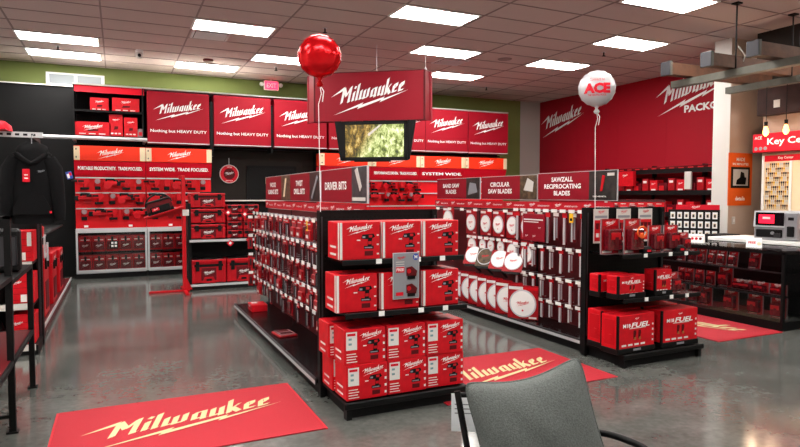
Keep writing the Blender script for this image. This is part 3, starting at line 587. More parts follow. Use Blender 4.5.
# ------------------------------------------------------------------ end cap 2 merchandise
def fuel_box(w, d, h, fs=.5):
    b_ = MB().box(-w / 2, w / 2, 0, d, .045, h, 'box_red', .006)
    b_.box(-w / 2 - .006, -w / 2 + .0, .04, d - .04, .08, h - .04, 'tool_red', .003).box(-w / 2 - .012, -w / 2 - .006, .07, d - .1, .12, h * .5, 'tool_red')
    art = MB().text('FUEL', w * .1, h * .72, -.002, h * .13, w=w * fs, bold=.03, shear=.2).text('M18', -w * .27, h * .72, -.002, h * .1, w=w * .2, bold=.03).logo(0, h * .88, -.002, w * .12)
    for q in (-.06, .07):
        art.prism([(w * q - .03 * h, .58 * h), (w * q + .05 * h, .58 * h), (w * q + .06 * h, .5 * h), (w * q + .01 * h, .35 * h), (w * q - .04 * h, .37 * h)], -.004, -.001, 'dark_red').rect(w * q - .02 * h, w * q + .05 * h, .33 * h, .4 * h, -.005, 'gold')
    art.rect(-w * .2, w * .25, h * .63, h * .65, -.002, 'label')
    for k in range(4): art.rect(-w * .4 + k * w * .17, -w * .28 + k * w * .17, h * .19, h * .24, -.002, 'label'); art.rect(w * .42, w * .46, h * .25 + k * h * .14, h * .3 + k * h * .14, -.002, 'label')
    return [('carton', b_, []), ('tray', MB().box(-w / 2 - .008, w / 2 + .008, -.008, d, 0, .05, 'black', .004).box(-w * .1, w * .1, -.01, -.006, .02, .04, 'grey_card'), []), ('corner_strap', MB().box(-w / 2 - .01, -w / 2 + .012, -.006, .012, .05, h, 'black'), []), ('printed_front', art, [])]
FB = T('tool_kit_box', 'box', fuel_box(.49, .2, .36)); FS = T('tool_kit_box', 'box', fuel_box(.36, .14, .215)); FT = T('tool_kit_box', 'box', fuel_box(.22, .14, .25, .6))
FB.put('large boxed kit on the base deck, front one beside the black upright', (4.37, 4.14, .131), 3, 'large kit boxes'); FB.put('large boxed kit at the outer end of the base deck, front one', (4.94, 4.14, .131), 0, 'large kit boxes')
FB.put('large boxed kit tucked behind the front one beside the upright', (4.42, 4.38, .131), 0, 'large kit boxes'); FB.put('large boxed kit behind the front one at the outer end', (4.94, 4.38, .131), 0, 'large kit boxes')
FS.put('wide red kit box on the middle shelf, front of its pair', (4.33, 4.17, .636), 4); FS.put('wide red kit box on the middle shelf, rear of its pair', (4.28, 4.34, .636), 0); FT.put('tall red kit box in the middle of the middle shelf', (4.74, 4.17, .636), 0)
CM = T('clamshell_tool', 'blister pack', clam(.17, .2, .09)); CM.put('small clear clamshell tool beside the tall red kit box', (4.97, 4.2, .636), 5)
C1 = T('clamshell_tool', 'blister pack', clam(.24, .33, .1)); C2 = T('clamshell_tool', 'blister pack', clam(.17, .26, .09)); C3 = T('clamshell_tool', 'blister pack', clam(.14, .18, .08))
C1.put('large clamshell tool on the top end cap shelf, beside the upright', (4.2, 4.24, 1.046), 6); C1.put('large clamshell tool with orange insert on the top end cap shelf', (4.42, 4.18, 1.046), 10)
one('wire_ring_tool', MB().tube([(.075 * math.cos(t * .5), -.02, .21 + .05 * math.sin(t * .5)) for t in range(14)], .008, 'orange', 6).box(-.02, .02, -.03, -.01, .15, .2, 'orange', .004), 'orange coil insert in front of the large clamshell tool', 'tool part', (4.42, 4.165, 1.046), 10)
C2.put('clamshell tool with black trigger in the middle of the top shelf', (4.72, 4.2, 1.046), 3); C2.put('clamshell tool second from the outer end of the top shelf', (4.93, 4.2, 1.046), -3); C3.put('smallest clamshell tool at the outer end of the top shelf', (5.12, 4.22, 1.046), 0)
for x, l in ((4.56, 'black charger unit in front of the orange clamshell tool'), (4.98, 'black charger unit between the two outer clamshell tools')):
    one('battery_charger', MB().box(-.06, .06, 0, .07, 0, .05, 'black', .01).box(-.04, .04, .01, .05, .05, .065, 'gunmetal', .004).rect(-.02, .03, .015, .035, -.001, 'tag_red'), l, 'charger', (x, 4.19 if x < 4.8 else 4.17, 1.046))
for x, l in ((4.36, 'beside the black upright'), (4.66, 'middle one'), (4.96, 'farther from the upright')):
    o = E('tool_card', 'white and red printed card hanging on the end cap panel, ' + l, 'card', (x, 4.61, 1.12)); part('card', MB().box(-.095, .095, 0, .006, 0, .34, 'offwhite').rect(-.085, .085, .02, .23, -.001, 'box_red'), o)
    m = MB().logo(0, .31, -.003, .1, 'tag_red')
    for a in (-.05, .0, .05): m.prism([(a - .015, .14), (a + .015, .14), (a + .02, .2), (a - .02, .2)], -.006, -.001, 'dark_red').rect(a - .018, a + .018, .06, .1, -.003, 'label')
    m.rect(-.08, .08, .25, .275, -.002, 'grey_card'); part('printed_tools', m, o)

# ------------------------------------------------------------------ hanging sign, television, balloons
SR = -35.6; SX, SY = 4.0, 9.88
o = E('hanging_sign', 'large dark red hanging sign with white script logo above the television', 'sign', (SX, SY, 2.9), SR)
part('front_board', MB().box(-.98, .98, 0, .05, 0, .85, 'sign_red'), o)
part('side_wing', MB().box(-.01, .01, 0, .34, 0, .85, 'sign_red').box(-.014, .014, -.006, .012, 0, .85, 'maroon'), o, (-.985, .01, 0), rz=40)
part('side_wing', MB().box(-.01, .01, 0, .32, 0, .85, 'sign_red').box(-.014, .014, -.006, .012, 0, .85, 'maroon'), o, (.985, .01, 0), rz=-16)
part('back_board', MB().box(-1.18, 1.07, .2, .215, 0, .85, 'sign_red'), o)
part('trim_edge', MB().box(-.98, -.965, -.006, .05, 0, .85, 'maroon').box(.965, .98, -.006, .05, 0, .85, 'maroon').box(-.94, .94, -.006, .05, .835, .85, 'maroon'), o)
part('logo', MB().logo(.02, .42, -.008, 1.4), o); part('hanging_wire', MB().tube([(.98, .15, .85), (.98, .15, 1.35)], .006, 'silver', 5).box(.96, 1.0, .13, .17, .85, .9, 'silver'), o); part('hanging_wire', MB().tube([(.1, .21, .85), (.1, .21, 1.35)], .006, 'silver', 5), o)
o = E('television', 'black framed television showing dry grass, hung below the red sign', 'television', (SX + .06, SY - .09, 2.2), SR)
part('screen', MB().box(-.5, .54, -.035, -.03, .06, .62, 'tv_picture').prism([(.12, .62), (.16, .62), (-.08, .42), (-.1, .46)], -.037, -.0355, 'offwhite'), o)
part('bezel', MB().prism([(-.7, .69), (-.58, .69), (-.58, 0), (-.6, .02)], -.02, .04, 'black').prism([(.6, 0), (.6, .69), (.74, .69), (.64, .03)], -.02, .04, 'black').box(-.58, .6, -.03, .05, 0, .68, 'black', .012).box(-.58, -.5, -.045, -.03, .0, .68, 'black').box(.54, .6, -.045, -.03, 0, .68, 'black').box(-.58, .6, -.045, -.03, 0, .06, 'black').box(-.58, .6, -.045, -.03, .62, .68, 'black'), o)
part('bracket', MB().box(-.2, .2, .05, .12, .1, .701, 'black').box(-.35, .3, -.0, .05, -.02, 0, 'black'), o)
def balloon(label, loc, r, m, rz, zend, tx=None):
    o = E('foil_balloon', label, 'balloon', loc, rz); prof = []
    N = 26
    for k in range(N + 1):
        t = -math.pi / 2 + math.pi * k / N; prof.append((max(.002, r * math.cos(t) ** .8 if abs(math.cos(t)) > 1e-6 else .002), .36 * r * 2 * .75 * math.sin(t)))
    b_ = MB(); vs = []; n = 48
    for q, (rr, h) in enumerate(prof):
        for k in range(n):
            t = 2 * math.pi * k / n; w = 1 + .018 * math.sin(t * 17) * (rr / r) ** 3; vs.append((rr * w * math.cos(t), h, rr * w * math.sin(t)))
    fs = [(i * n + k, i * n + (k + 1) % n, (i + 1) * n + (k + 1) % n, (i + 1) * n + k) for i in range(N) for k in range(n)]
    b_.add(vs, fs, m, True); bo = part('foil', b_, o)
    part('neck', MB().lathe([(.012, -r - .07), (.03, -r - .05), (.01, -r - .02), (.03, -r + .01)], m, 10), o)
    part('ribbon', MB().tube([(0, 0, -r - .05), (.012, 0, -r - .12), (-.01, 0, -r - .2), (0, 0, zend - loc[2])], .003, 'white', 5).tube([(0, 0, -r - .05), (.03, 0, -r - .1), (.02, 0, -r - .18)], .004, 'white', 5), o)
    if tx:
        H = .27 * r * 2
        wp = lambda x, z: -(.54 * r * math.sqrt(max(0, 1 - ((math.hypot(x, z) / r) ** 2.5)))) - .008
        part('lettering', MB().text('ACE', 0, -.01, 0, .1, 'tag_red', w=.245, bold=.06, warp=wp).text('Connect to', 0, .075, 0, .03, 'tag_red', w=.14, bold=0, warp=wp).text('THE HELPFUL PLACE', 0, -.075, 0, .018, 'tag_red', w=.17, warp=wp), o)
balloon('shiny red round foil balloon floating at the end cap of the bit gondola', (1.42, 4.5, 2.66), .165, 'foil_red', -18, 1.47)
balloon('white round foil balloon with red lettering floating over the blade end cap', (4.27, 4.6, 2.64), .175, 'foil_white', -42, 1.46, True)

# ------------------------------------------------------------------ back wall fixtures
BY = 12.9
struct('wall_black_backdrop', MB().box(XL, 9.07, 13.4, 13.5, 0, 3.69, 'wall_black').box(1.8, 4.05, 13.38, 13.4, .0, 2.6, 'brown_black').box(XL, 9.07, 13.38, 13.5, 3.69, 3.71, 'offwhite'))
struct('door_1', MB().box(2.6, 3.6, 13.36, 13.38, 0, 2.18, 'black').box(2.55, 2.6, 13.35, 13.38, 0, 2.22, 'rubber').box(3.6, 3.65, 13.35, 13.38, 0, 2.22, 'rubber').box(2.55, 3.65, 13.35, 13.38, 2.18, 2.24, 'rubber'))
BL = T('banner_box', 'sign', [('banner', MB().box(-.585, .585, 0, .35, 0, 1.02, 'banner_red', .004).box(-.585, .585, -.004, 0, 0, .02, 'silver'), []), ('logo', MB().logo(0, .66, -.006, .95), []), ('slogan', MB().text('Nothing but HEAVY DUTY', 0, .24, -.006, .075, w=1.06, bold=.015), [])])
BX = [(1.14, 'banner at the window end, above the lit tool display'), (2.4, 'second banner, above the dark doorway wall'), (3.64, 'third banner, partly behind the hanging sign'), (4.87, 'fourth banner, behind the hanging sign'), (6.1, 'fifth banner, just behind the hanging sign edge'), (7.28, 'sixth banner, between the hanging sign and the last banner'), (8.47, 'last banner, next to the green wall')]
for x, l in BX: BL.put('dark red ' + l, (x, BY, 2.62 if x < 5 else 2.64), 0, 'heavy duty banners', scale=(1, 1, 1))
part_ = None
o = E('wall_bracket_rail', 'thin dark rail carrying the banners along the back wall', 'rail', (0, BY, 0)); part('rail', MB().box(.54, 9.05, .36, .47, 2.58, 2.61, 'black'), o); part('top_rail', MB().box(-.72, 9.06, .0, .04, 3.672, 3.7, 'offwhite').box(-.72, 9.06, .0, .5, 3.69, 3.7, 'offwhite'), o); part('bracket', MB().box(1.74, 1.8, .02, .4, 2.4, 3.5, 'black').box(2.99, 3.03, .02, .4, 2.5, 3.5, 'black').box(7.88, 7.9, .02, .4, 2.5, 3.5, 'black'), o)
# open top shelf
o = E('high_wall_shelf', 'open black high shelf with a crimson edge, above the lit tool display', 'shelving', (-.09, BY, 2.7)); 
part('side_panel', MB().box(-.63, -.61, 0, .48, 0, .97, 'black'), o); part('side_panel', MB().box(.56, .58, 0, .48, 0, .97, 'black'), o); part('shelf', MB().box(-.61, .56, 0, .48, .48, .5, 'black').box(-.61, .56, -.01, 0, .47, .51, 'rubber'), o)
part('shelf', MB().box(-.61, .56, 0, .48, 0, .03, 'black'), o); part('fascia', MB().prismx([(0, .84), (.05, .97), (.05, .84)], -.63, .6, 'tag_red'), o, label='crimson strip along the top')
def bx(w, h, d, x, z, l, y=12.96, **k): one('boxed_tool', plain_box(w, d, h, **k), l, 'box', (x, y, z), 0)
bx(.62, .26, .3, -.4, 2.731, 'wide red box with logo on the lower high shelf', lz=.6); bx(.24, .42, .25, .0, 2.731, 'tall red box beside the wide box on the high shelf', lz=.75); bx(.24, .37, .25, .26, 2.731, 'shorter upright red box at the middle of the high shelf', lz=.75)
one('clamshell_tool', MB().box(-.05, .05, 0, .05, 0, .16, 'clear_grey', .01).box(-.03, .03, -.004, 0, .03, .1, 'tag_red'), 'small clear pack at the outer end of the lower high shelf', 'blister pack', (.43, 12.96, 2.731))
bx(.32, .25, .25, -.28, 3.201, 'red packed tool on the upper high shelf, nearer the window', lw=.5); bx(.48, .27, .28, .18, 3.201, 'wide red packed tool case on the upper high shelf', lw=.4)
# steel rail
o = E('steel_rail', 'long silver rail across the black wall and under the high shelf', 'rail', (0, 0, 0)); part('tube', MB().tube([(-1.35, 12.7, 2.66), (.54, 12.7, 2.66)], .035, 'silver', 12), o); part('bracket', MB().box(-.74, -.7, 12.7, 13.38, 2.62, 2.66, 'steel').box(.48, .52, 12.7, 13.38, 2.62, 2.66, 'steel'), o)
def wall_bay(x0, x1, label, tag, title):
    w = x1 - x0; o = E('tool_display_bay', label, 'display', (x0, BY, 0))
    h = part('header_box', MB().box(.0, w, .0, .3, 2.25, 2.53, 'orange_red', .004), o); part('logo', MB().logo(w / 2, 2.39, -.004, .48), h); part('end_block', MB().box(.0, .1, -.012, .0, 2.26, 2.52, 'cream', .003).box(.03, .05, -.014, -.01, 2.3, 2.33, 'gunmetal').box(.03, .05, -.014, -.01, 2.45, 2.48, 'gunmetal'), h); part('end_block', MB().box(w - .1, w, -.012, 0, 2.26, 2.52, 'cream', .003), h)
    p = part('slogan_panel', MB().prismx([(.0, 2.24), (.1, 1.97), (.3, 1.97), (.3, 2.24)], 0, w, 'tag_red'), o)
    if title: part('lettering', MB().text(title, w / 2, 2.11, 0.03, .07, w=w * .9, bold=.03), p, rx=0)
    part('pegboard', MB().box(0, w, .16, .3, .95, 1.97, 'peg_red'), o)
    for z in (1.93, 1.64, 1.34): part('slat_rail', MB().box(0.01, w - .01, .12, .16, z - .012, z + .012, 'silver'), o)
    c = part('cabinet', MB().box(0, w, .45, .48, .1, .93, 'black').box(0, .02, 0, .48, .1, .93, 'black').box(w - .02, w, 0, .48, .1, .93, 'black').box(0, w, 0, .48, .9, .96, 'silver').box(0, w, 0, .48, .1, .13, 'silver').box(.02, w - .02, .02, .45, .49, .51, 'black').box(0, w, .02, .48, 0, .1, 'rubber'), o)
    part('door_frame', MB().box(0, .035, -.02, 0, .12, .94, 'silver').box(w - .035, w, -.02, 0, .12, .94, 'silver').box(.035, w - .035, -.02, 0, .88, .94, 'silver').box(.035, w - .035, -.02, 0, .12, .17, 'silver'), c)
    part('glass_pane', MB().box(.035, w - .035, -.012, -.006, .17, .88, 'glass'), c)
    return o
SL = 'PORTABLE PRODUCTIVITY.  TRADE FOCUSED.'
bays = [(-.73, .51, 'lit red tool display bay with glass cabinet, next to the black hoodie', 'A', SL), (.52, 1.76, 'lit red tool display bay with glass cabinet, behind the tool bag stand', 'B', 'SYSTEM WIDE.  TRADE FOCUSED.')]
bays += [(4.07 + 1.24 * k, 5.3 + 1.24 * k, 'lit red tool display bay behind the gondolas, ' + l, 'C', s) for k, (l, s) in enumerate([('next to the dark doorway', 'PERFORMANCE DRIVEN.'), ('second from the doorway', 'PERFORMANCE DRIVEN.  TRADE FOCUSED.'), ('third from the doorway', 'SYSTEM WIDE.'), ('fourth from the doorway', '')])]
for b_ in bays: wall_bay(*b_)
TT = [DRILL, SAWT, NAIL]; TN = ['red cordless drill', 'red circular saw', 'red area tool']
def tools(x0, x1, zs, n, where):
    for r, z in enumerate(zs):
        for k in range(n):
            t = (k * 2 + r * 1 + int(x0 > 1)) % 3; x = x0 + (x1 - x0) * (k + .5) / n
            TT[t].put('%s on the %s rail of %s, %s along' % (TN[t], ['upper', 'middle', 'lower'][r], where, ORD[k]), (x, BY + .06, z), random.choice([0, 180, 20]), 'display tools', scale=(1.08,) * 3)
tools(-.7, .5, (1.7, 1.42, 1.12), 5, 'the hoodie side bay'); tools(.55, 1.7, (1.7, 1.42, 1.12), 5, 'the bag stand bay'); tools(4.3, 5.5, (1.7, 1.45), 5, 'the doorway side bay'); tools(5.6, 6.6, (1.7, 1.45), 5, 'the middle far bay')
PR = T('price_card', 'card', [('price_card', MB().box(-.05, .05, 0, .005, 0, .12, 'tag_red').rect(-.035, .035, .02, .06, -.001, 'white'), [])])
for k, (x, z) in enumerate([(.22, .965), (.95, .965), (-.55, .965)]): PR.put('small red price card on the ledge above the glass cabinets, ' + ['near the bay seam', 'behind the bag stand', 'next to the hoodie'][k], (x, BY - .0, z), group='ledge price cards')
for bi, (x0, nm) in enumerate(((-.73, 'the hoodie side'), (.52, 'the bag stand side'))):
    for r, z in enumerate((.14, .511)):
        for k in range(5): TB_C.put('dark red tool case behind glass, %s shelf of %s cabinet, %s along' % (['lower', 'upper'][r], nm, ORD[k]), (x0 + .15 + k * .235, BY + .06, z), 0, 'cased tools behind glass', scale=(.97, 1, 1.16))
one('price_card', MB().box(-.07, .07, 0, .004, 0, .14, 'black').rect(-.05, -.01, .02, .06, -.001, 'white').rect(.01, .05, .02, .06, -.001, 'white').rect(-.05, -.01, .08, .12, -.001, 'white').rect(.01, .05, .08, .12, -.001, 'white'), 'black card with four white squares stuck on the cabinet glass', 'card', (-.08, BY - .03, .58))
# round sign
o = E('round_wall_sign', 'round red sign with a drill silhouette on the black wall', 'sign', (2.18, 13.36, 2.05)); part('disc', MB().lathe([(.2, -.02), (.2, .02)], 'offwhite', 32, axis='y').disc(0, 0, .185, -.022, 'tag_red', 32).disc(0, 0, .12, -.024, 'dark_red', 24), o)
part('printed_tool', MB().logo(0, .01, -.027, .2).text('HEAVY DUTY', 0, -.145, -.027, .025, w=.15).text('TOOLS', 0, .148, -.027, .025), o); part('cord', MB().tube([(0, 0, .2), (0, 0, .34)], .004, 'white', 5), o)
one('sign_holder', MB().box(-.015, .015, 0, .02, 0, .3, 'cream').box(-.1, .1, -.005, 0, .3, .42, 'cream'), 'cream card holder on a short post before the dark doorway', 'sign', (2.55, 11.05, 1.5))

# ------------------------------------------------------------------ middle rack of stacked tool cases
MY = 10.6
o = E('low_shelf_rack', 'black low shelving with white price rails holding stacked tool cases', 'shelving', (1.07, MY, 0)); W = 1.7
part('back_panel', MB().box(0, W, .52, .56, 0, 1.49, 'peg_black'), o); part('side_upright', MB().box(-.02, .03, .0, .56, 0, 1.46, 'black'), o)
s = part('shelf', MB().box(0, W, 0, .52, .8, .855, 'black'), o); part('price_rail', MB().box(0, W, -.012, 0, .81, .85, 'silver'), s); s = part('base_shelf', MB().box(0, W, 0, .52, 0, .1, 'black'), o); part('price_rail', MB().box(0, W, -.012, 0, .06, .1, 'silver'), s)
part('top_ledge', MB().box(0, W, .3, .6, 1.49, 1.51, 'offwhite'), o)
for k, l in enumerate(['lowest', 'middle', 'topmost']): TB_M.put('wide red tool case, %s of the stack of three on the low rack' % l, (1.38, MY + .02, 0.857 + k * .263), 0, 'stacked tool cases')
for c in range(2):
    for k in range(4): TB_S.put('small red organizer, %s in the stack %s' % (['lowest', 'second from below', 'third from below', 'topmost'][k], ['next to the wide cases', 'farther from the wide cases'][c]), (1.82 + .28 * c, MY + .03, .857 + k * .146), 0, 'stacked organizers')
TB_L.put('large red tool case on the base shelf, next to the display stand', (1.38, MY + .02, .102), 0, 'large tool cases'); TB_L.put('large red tool case on the base shelf, next to the bit gondola', (1.96, MY + .02, .102), 0, 'large tool cases')
for x, z, l in ((1.73, .78, 'diamond shaped red tag hanging from the shelf rail, nearer the wide cases'), (2.05, .83, 'diamond shaped red tag hanging from the shelf rail, nearer the bit gondola'), (1.7, 1.3, 'red diamond tag on the organizers, upper one'), (1.98, 1.27, 'red diamond tag on the organizers, farther one')):
    one('promo_tag', MB().flat([(-.06, 0), (0, -.06), (.06, 0), (0, .06)], 0, 'tag_red').flat([(-.03, 0), (0, -.03), (.03, 0), (0, .03)], -.001, 'white').prism([(-.06, 0), (0, -.06), (.06, 0), (0, .06)], .001, .004, 'tag_red'), l, 'tag', (x, MY - .035, z))

# ------------------------------------------------------------------ red stand with tool bag
o = E('display_stand', 'red metal display stand with an angled tray, beside the tool case rack', 'stand', (.98, 10.54, 0))
part('pole', MB().box(-.03, .03, -.03, .03, .03, 1.92, 'tool_red', .004), o); part('base', MB().box(-.55, .08, -.025, .025, 0, .035, 'tool_red', .004).box(-.03, .03, -.45, .45, 0, .035, 'tool_red', .004).prism([(.0, .03), (.12, .03), (.0, .3)], -.01, .01, 'tool_red'), o)
part('tray', MB().cb((-.31, -.03, 1.32), (.62, .36, .02), 'tool_red', rot=Matrix.Rotation(R(-17), 4, 'Y')).prism([(-.03, 1.3), (-.03, 1.42), (-.6, 1.2)], .0, .02, 'tool_red'), o)
part('ticket_holder', MB().box(-.02, .08, -.035, -.03, 1.26, 1.36, 'label').box(-.07, -.03, -.01, .01, 1.86, 1.92, 'tool_red'), o)
o = E('tool_bag', 'black and dark red tool bag with arched handle on the angled tray', 'bag', (.64, 10.5, 1.31), 0, ry=-17)
part('body', MB().prism([(-.2, 0), (.2, 0), (.19, .16), (.14, .22), (-.14, .22), (-.19, .16)], -.13, .13, 'dark_red').box(-.2, .2, -.135, .135, 0, .07, 'black', .01), o)
part('pocket', MB().box(-.15, .15, -.155, -.13, .03, .13, 'black', .01).rect(-.13, -.02, .06, .11, -.157, 'tag_red').logo(-.075, .085, -.159, .08), o)
part('handle', MB().tube([(-.2 * math.cos(R(t)), -.06, .14 + .17 * math.sin(R(t))) for t in range(0, 181, 15)], .014, 'black', 8), o); part('flap', MB().box(-.19, .19, -.14, .14, .19, .225, 'black', .012), o)

# ------------------------------------------------------------------ left gondola (end cap and side), hoodie, near rack
o = E('end_cap_shelf', 'black shelving with white price rails under the black hoodie', 'shelving', (-1.25, 7.45, 0))
part('back_panel', MB().box(-.5, .5, 0, .04, 0, 1.55, 'wall_black'), o)
part('upright', MB().box(.46, .51, -.06, .04, 0, 2.2, 'black').box(.475, .495, -.063, -.06, .1, 1.5, 'gunmetal'), o); part('upright', MB().box(-.51, -.46, -.06, .04, 0, 2.2, 'black'), o)
for z in (.93, .51): s = part('shelf', MB().box(-.5, .46, -.42, 0, z - .03, z, 'black'), o); part('price_rail', MB().box(-.5, .46, -.435, -.42, z - .055, z + .005, 'offwhite'), s)
s = part('base_deck', MB().box(-.5, .5, -.48, 0, .0, .1, 'black'), o); part('price_rail', MB().box(-.5, .48, -.495, -.48, .05, .11, 'offwhite'), s)
def kb(w, h, x, z, l, logo=True):
    m = MB().box(-w / 2, w / 2, 0, .3, 0, h, 'box_red', .004).box(w * .28, w * .44, -.002, 0, h * .5, h * .95, 'label').box(-w * .0, w * .22, -.002, 0, h * .05, h * .3, 'label')
    for k in range(4): m.rect(-w * .4, w * .4, h * (.12 + k * .2), h * (.13 + k * .2), -.001, 'dark_red')
    if logo: m.logo(-w * .15, h * .7, -.004, w * .45)
    one('boxed_tool', m, l, 'box', (x, 7.06, z))
kb(.24, .31, -.9, .932, 'red box with white label on the upper shelf under the hoodie'); kb(.24, .3, -.9, .512, 'red box with white label on the second shelf under the hoodie'); kb(.24, .3, -.9, .102, 'red box with white label on the lowest shelf under the hoodie')
kb(.3, .22, -1.45, .932, 'red box with script logo on the upper shelf by the near black rack'); kb(.3, .24, -1.45, .512, 'red box with script logo on the second shelf by the near black rack'); kb(.3, .24, -1.45, .102, 'red box with script logo on the lowest shelf by the near black rack')
VA = T('jobsite_vacuum', 'vacuum', [('tank', MB().loft([(0, .1, 0, .09, .09), (0, .1, .03, .1, .1), (0, .1, .14, .1, .1), (0, .1, .2, .08, .08), (0, .1, .25, .05, .05)], 'black'), []), ('motor_cap', MB().lathe([(.05, -.015), (.055, 0)], 'orange', c=(0, -.002, .12), axis='y'), [])])
VA.put('rounded black tool with orange cap on the second shelf under the hoodie', (-1.15, 7.06, .512)); VA.put('rounded black tool on the upper shelf under the hoodie', (-1.15, 7.06, .932)); VA.put('rounded black tool with orange cap on the lowest shelf', (-1.15, 7.06, .102))
# hang rail and hoodie
o = E('hang_rail', 'perforated silver hang bar above the black hoodie', 'rail', (-1.0, 6.65, 2.165)); m = MB().box(-.6, .37, 0, .02, -.025, .025, 'silver')
for k in range(14): m.box(-.57 + k * .065, -.535 + k * .065, -.002, 0, -.01, .01, 'black')
part('bar', m, o); part('bracket', MB().box(.24, .27, .02, .8, -.02, .02, 'black'), o); part('bracket', MB().box(-.75, -.72, .02, .8, -.02, .02, 'black').box(-.75, -.6, .0, .02, -.02, .02, 'black'), o)
o = E('hoodie', 'black hooded sweatshirt with red tag hanging from the perforated bar', 'clothing', (-.72, 6.62, 1.36))
part('torso', MB().loft([(0, 0, 0, .17, .07), (0, 0, .04, .19, .085), (0, 0, .2, .19, .09), (0, 0, .4, .19, .09), (0, 0, .52, .185, .08), (0, 0, .6, .15, .07), (0, 0, .645, .09, .06)], 'hoodie', 24), o)
for s_ in (-1, 1): part('sleeve', MB().tube([(s_ * .13, 0, .57), (s_ * .18, -.01, .48), (s_ * .2, -.02, .3), (s_ * .215, -.03, .12), (s_ * .22, -.03, -.0)], [.07, .075, .065, .055, .042], 'hoodie', 12), o)
part('hood', MB().loft([(0, .02, .6, .13, .08), (0, .03, .64, .14, .09), (0, .05, .7, .12, .08), (0, .06, .74, .05, .04)], 'hoodie', 18).tube([(-.12, -.05, .62), (-.05, -.085, .56), (0, -.09, .53), (.05, -.085, .56), (.12, -.05, .62)], .022, 'hoodie', 8), o)
part('pocket', MB().prism([(-.15, .06), (.15, .06), (.15, .12), (.09, .24), (-.09, .24), (-.15, .12)], -.1, -.08, 'hoodie'), o); part('hem_band', MB().loft([(0, 0, -.03, .172, .075), (0, 0, .02, .178, .08)], 'hoodie', 24), o)
part('paper_tag', MB().box(-.07, -.01, -.105, -.1, .36, .48, 'tag_red', .002).rect(-.055, -.025, .39, .4, -.106, 'white').rect(-.055, -.025, .42, .43, -.106, 'white'), o, label='red card tag on the chest'); part('logo_patch', MB().logo(.08, .46, -.1, .07, 'grey_card').rect(.14, .16, .07, .09, -.101, 'tag_red'), o)
part('hanger', MB().tube([(-.16, 0, .62), (0, 0, .7), (.16, 0, .62)], .008, 'black', 6).tube([(0, 0, .7), (0, 0, .79), (.02, 0, .81)], .004, 'steel', 6), o)
one('packaged_glove', MB().box(-.05, .05, 0, .02, 0, .14, 'blue', .004).rect(-.04, .0, .02, .1, -.001, 'label').rect(.0, .04, .06, .12, -.001, 'tag_red'), 'blue and white hang card beside the red tool display', 'blister pack', (-.79, 12.87, 1.9), 12, ry=-15, )
one('cap', MB().loft([(0, 0, 0, .11, .12), (0, 0, .05, .1, .11), (0, 0, .09, .05, .06)], 'tag_red').box(-.08, .08, -.2, -.08, .0, .012, 'tag_red'), 'red cap resting on top of the perforated bar', 'cap', (-.98, 6.65, 2.19))
# side of left gondola
o = E('gondola_shelving', 'low black shelving run along the aisle below the black wall', 'shelving', (-.8, 9.9, 0), -270)
part('back_panel', MB().box(-2.4, 2.5, .46, .5, 0, 1.25, 'wall_black'), o); s = part('deck', MB().box(-2.4, 2.5, 0, .46, 0, .1, 'dark_red'), o); part('price_rail', MB().box(-2.4, 2.5, -.014, 0, .07, .11, 'silver'), s)
part('shelf', MB().box(-2.4, 2.5, .1, .46, 1.05, 1.07, 'black'), o)
def ts(w, d, h, y, l, col='tool_red'):
    o = E('rolling_tool_chest', l, 'tool box', (-.83, y, .102), 90); part('body', MB().box(-w / 2, w / 2, 0, d, 0, h * .8, col, .012).box(-w * .3, w * .3, -.008, 0, h * .1, h * .5, 'maroon', .004), o)
    part('lid', MB().box(-w / 2, w / 2, -.004, d, h * .8, h, col, .012).logo(0, h * .88, -.008, w * .4), o); part('latch', MB().box(-w * .3, -w * .2, -.02, 0, h * .68, h * .85, 'black'), o); part('latch', MB().box(w * .2, w * .3, -.02, 0, h * .68, h * .85, 'black'), o)
ts(.5, .4, .92, 7.85, 'tall red tool chest next to the hoodie on the low aisle shelving'); ts(.55, .4, .86, 8.75, 'red tool chest second along the low aisle shelving'); ts(.6, .4, .7, 9.8, 'red tool chest third along the low aisle shelving'); ts(.6, .4, .66, 10.9, 'red tool chest last along the low aisle shelving')
one('tool_display_bar', MB().box(-.02, .02, -.3, .3, 0, .02, 'silver').box(-.04, .04, -.28, -.1, .02, .14, 'tool_red', .01).cb((.02, .1, -.12), (.02, .03, .26), 'silver').cb((.04, .2, -.18), (.02, .03, .22), 'silver'), 'silver bar holding a small red tool above the tall tool chests', 'display', (-.82, 8.2, 1.1))
# near black rack
o = E('metal_rack', 'black metal rack with slanting rails on the near side of the hoodie aisle', 'rack', (-.67, 4.74, 0))
for x, y, h in ((0, 0, 1.46), (0, 1.05, 1.02), (-.6, 0, 1.46), (-.6, 1.05, 1.02)): part('post', MB().box(x - .02, x + .02, y - .02, y + .02, .0, h, 'black').box(x - .035, x + .035, y - .035, y + .035, 0, .012, 'black'), o)
part('top_shelf', MB().box(-.62, .02, 0, 1.05, 1.0, 1.03, 'black'), o); part('upper_rail', MB().box(-.62, .02, -.02, .02, 1.44, 1.46, 'black').box(-.02, .02, -1.2, -.02, 1.03, 1.06, 'black'), o)
part('middle_shelf', MB().box(-.62, .02, -1.2, 1.05, .46, .49, 'rubber').box(-.6, .0, -1.1, 1.0, .49, .495, 'dark_red'), o); part('front_post', MB().box(-.02, .02, -1.22, -1.18, 0, 1.06, 'black'), o); part('low_rail', MB().box(-.62, .02, -.01, .01, .1, .12, 'black'), o)
one('storage_bin', MB().prism([(-.2, 0), (.2, 0), (.24, .24), (-.24, .24)], 0, .34, 'green_bin').box(-.21, .21, .02, .32, .2, .245, 'dark_red'), 'green bin standing under the near black rack', 'bin', (-.97, 4.2, .0))
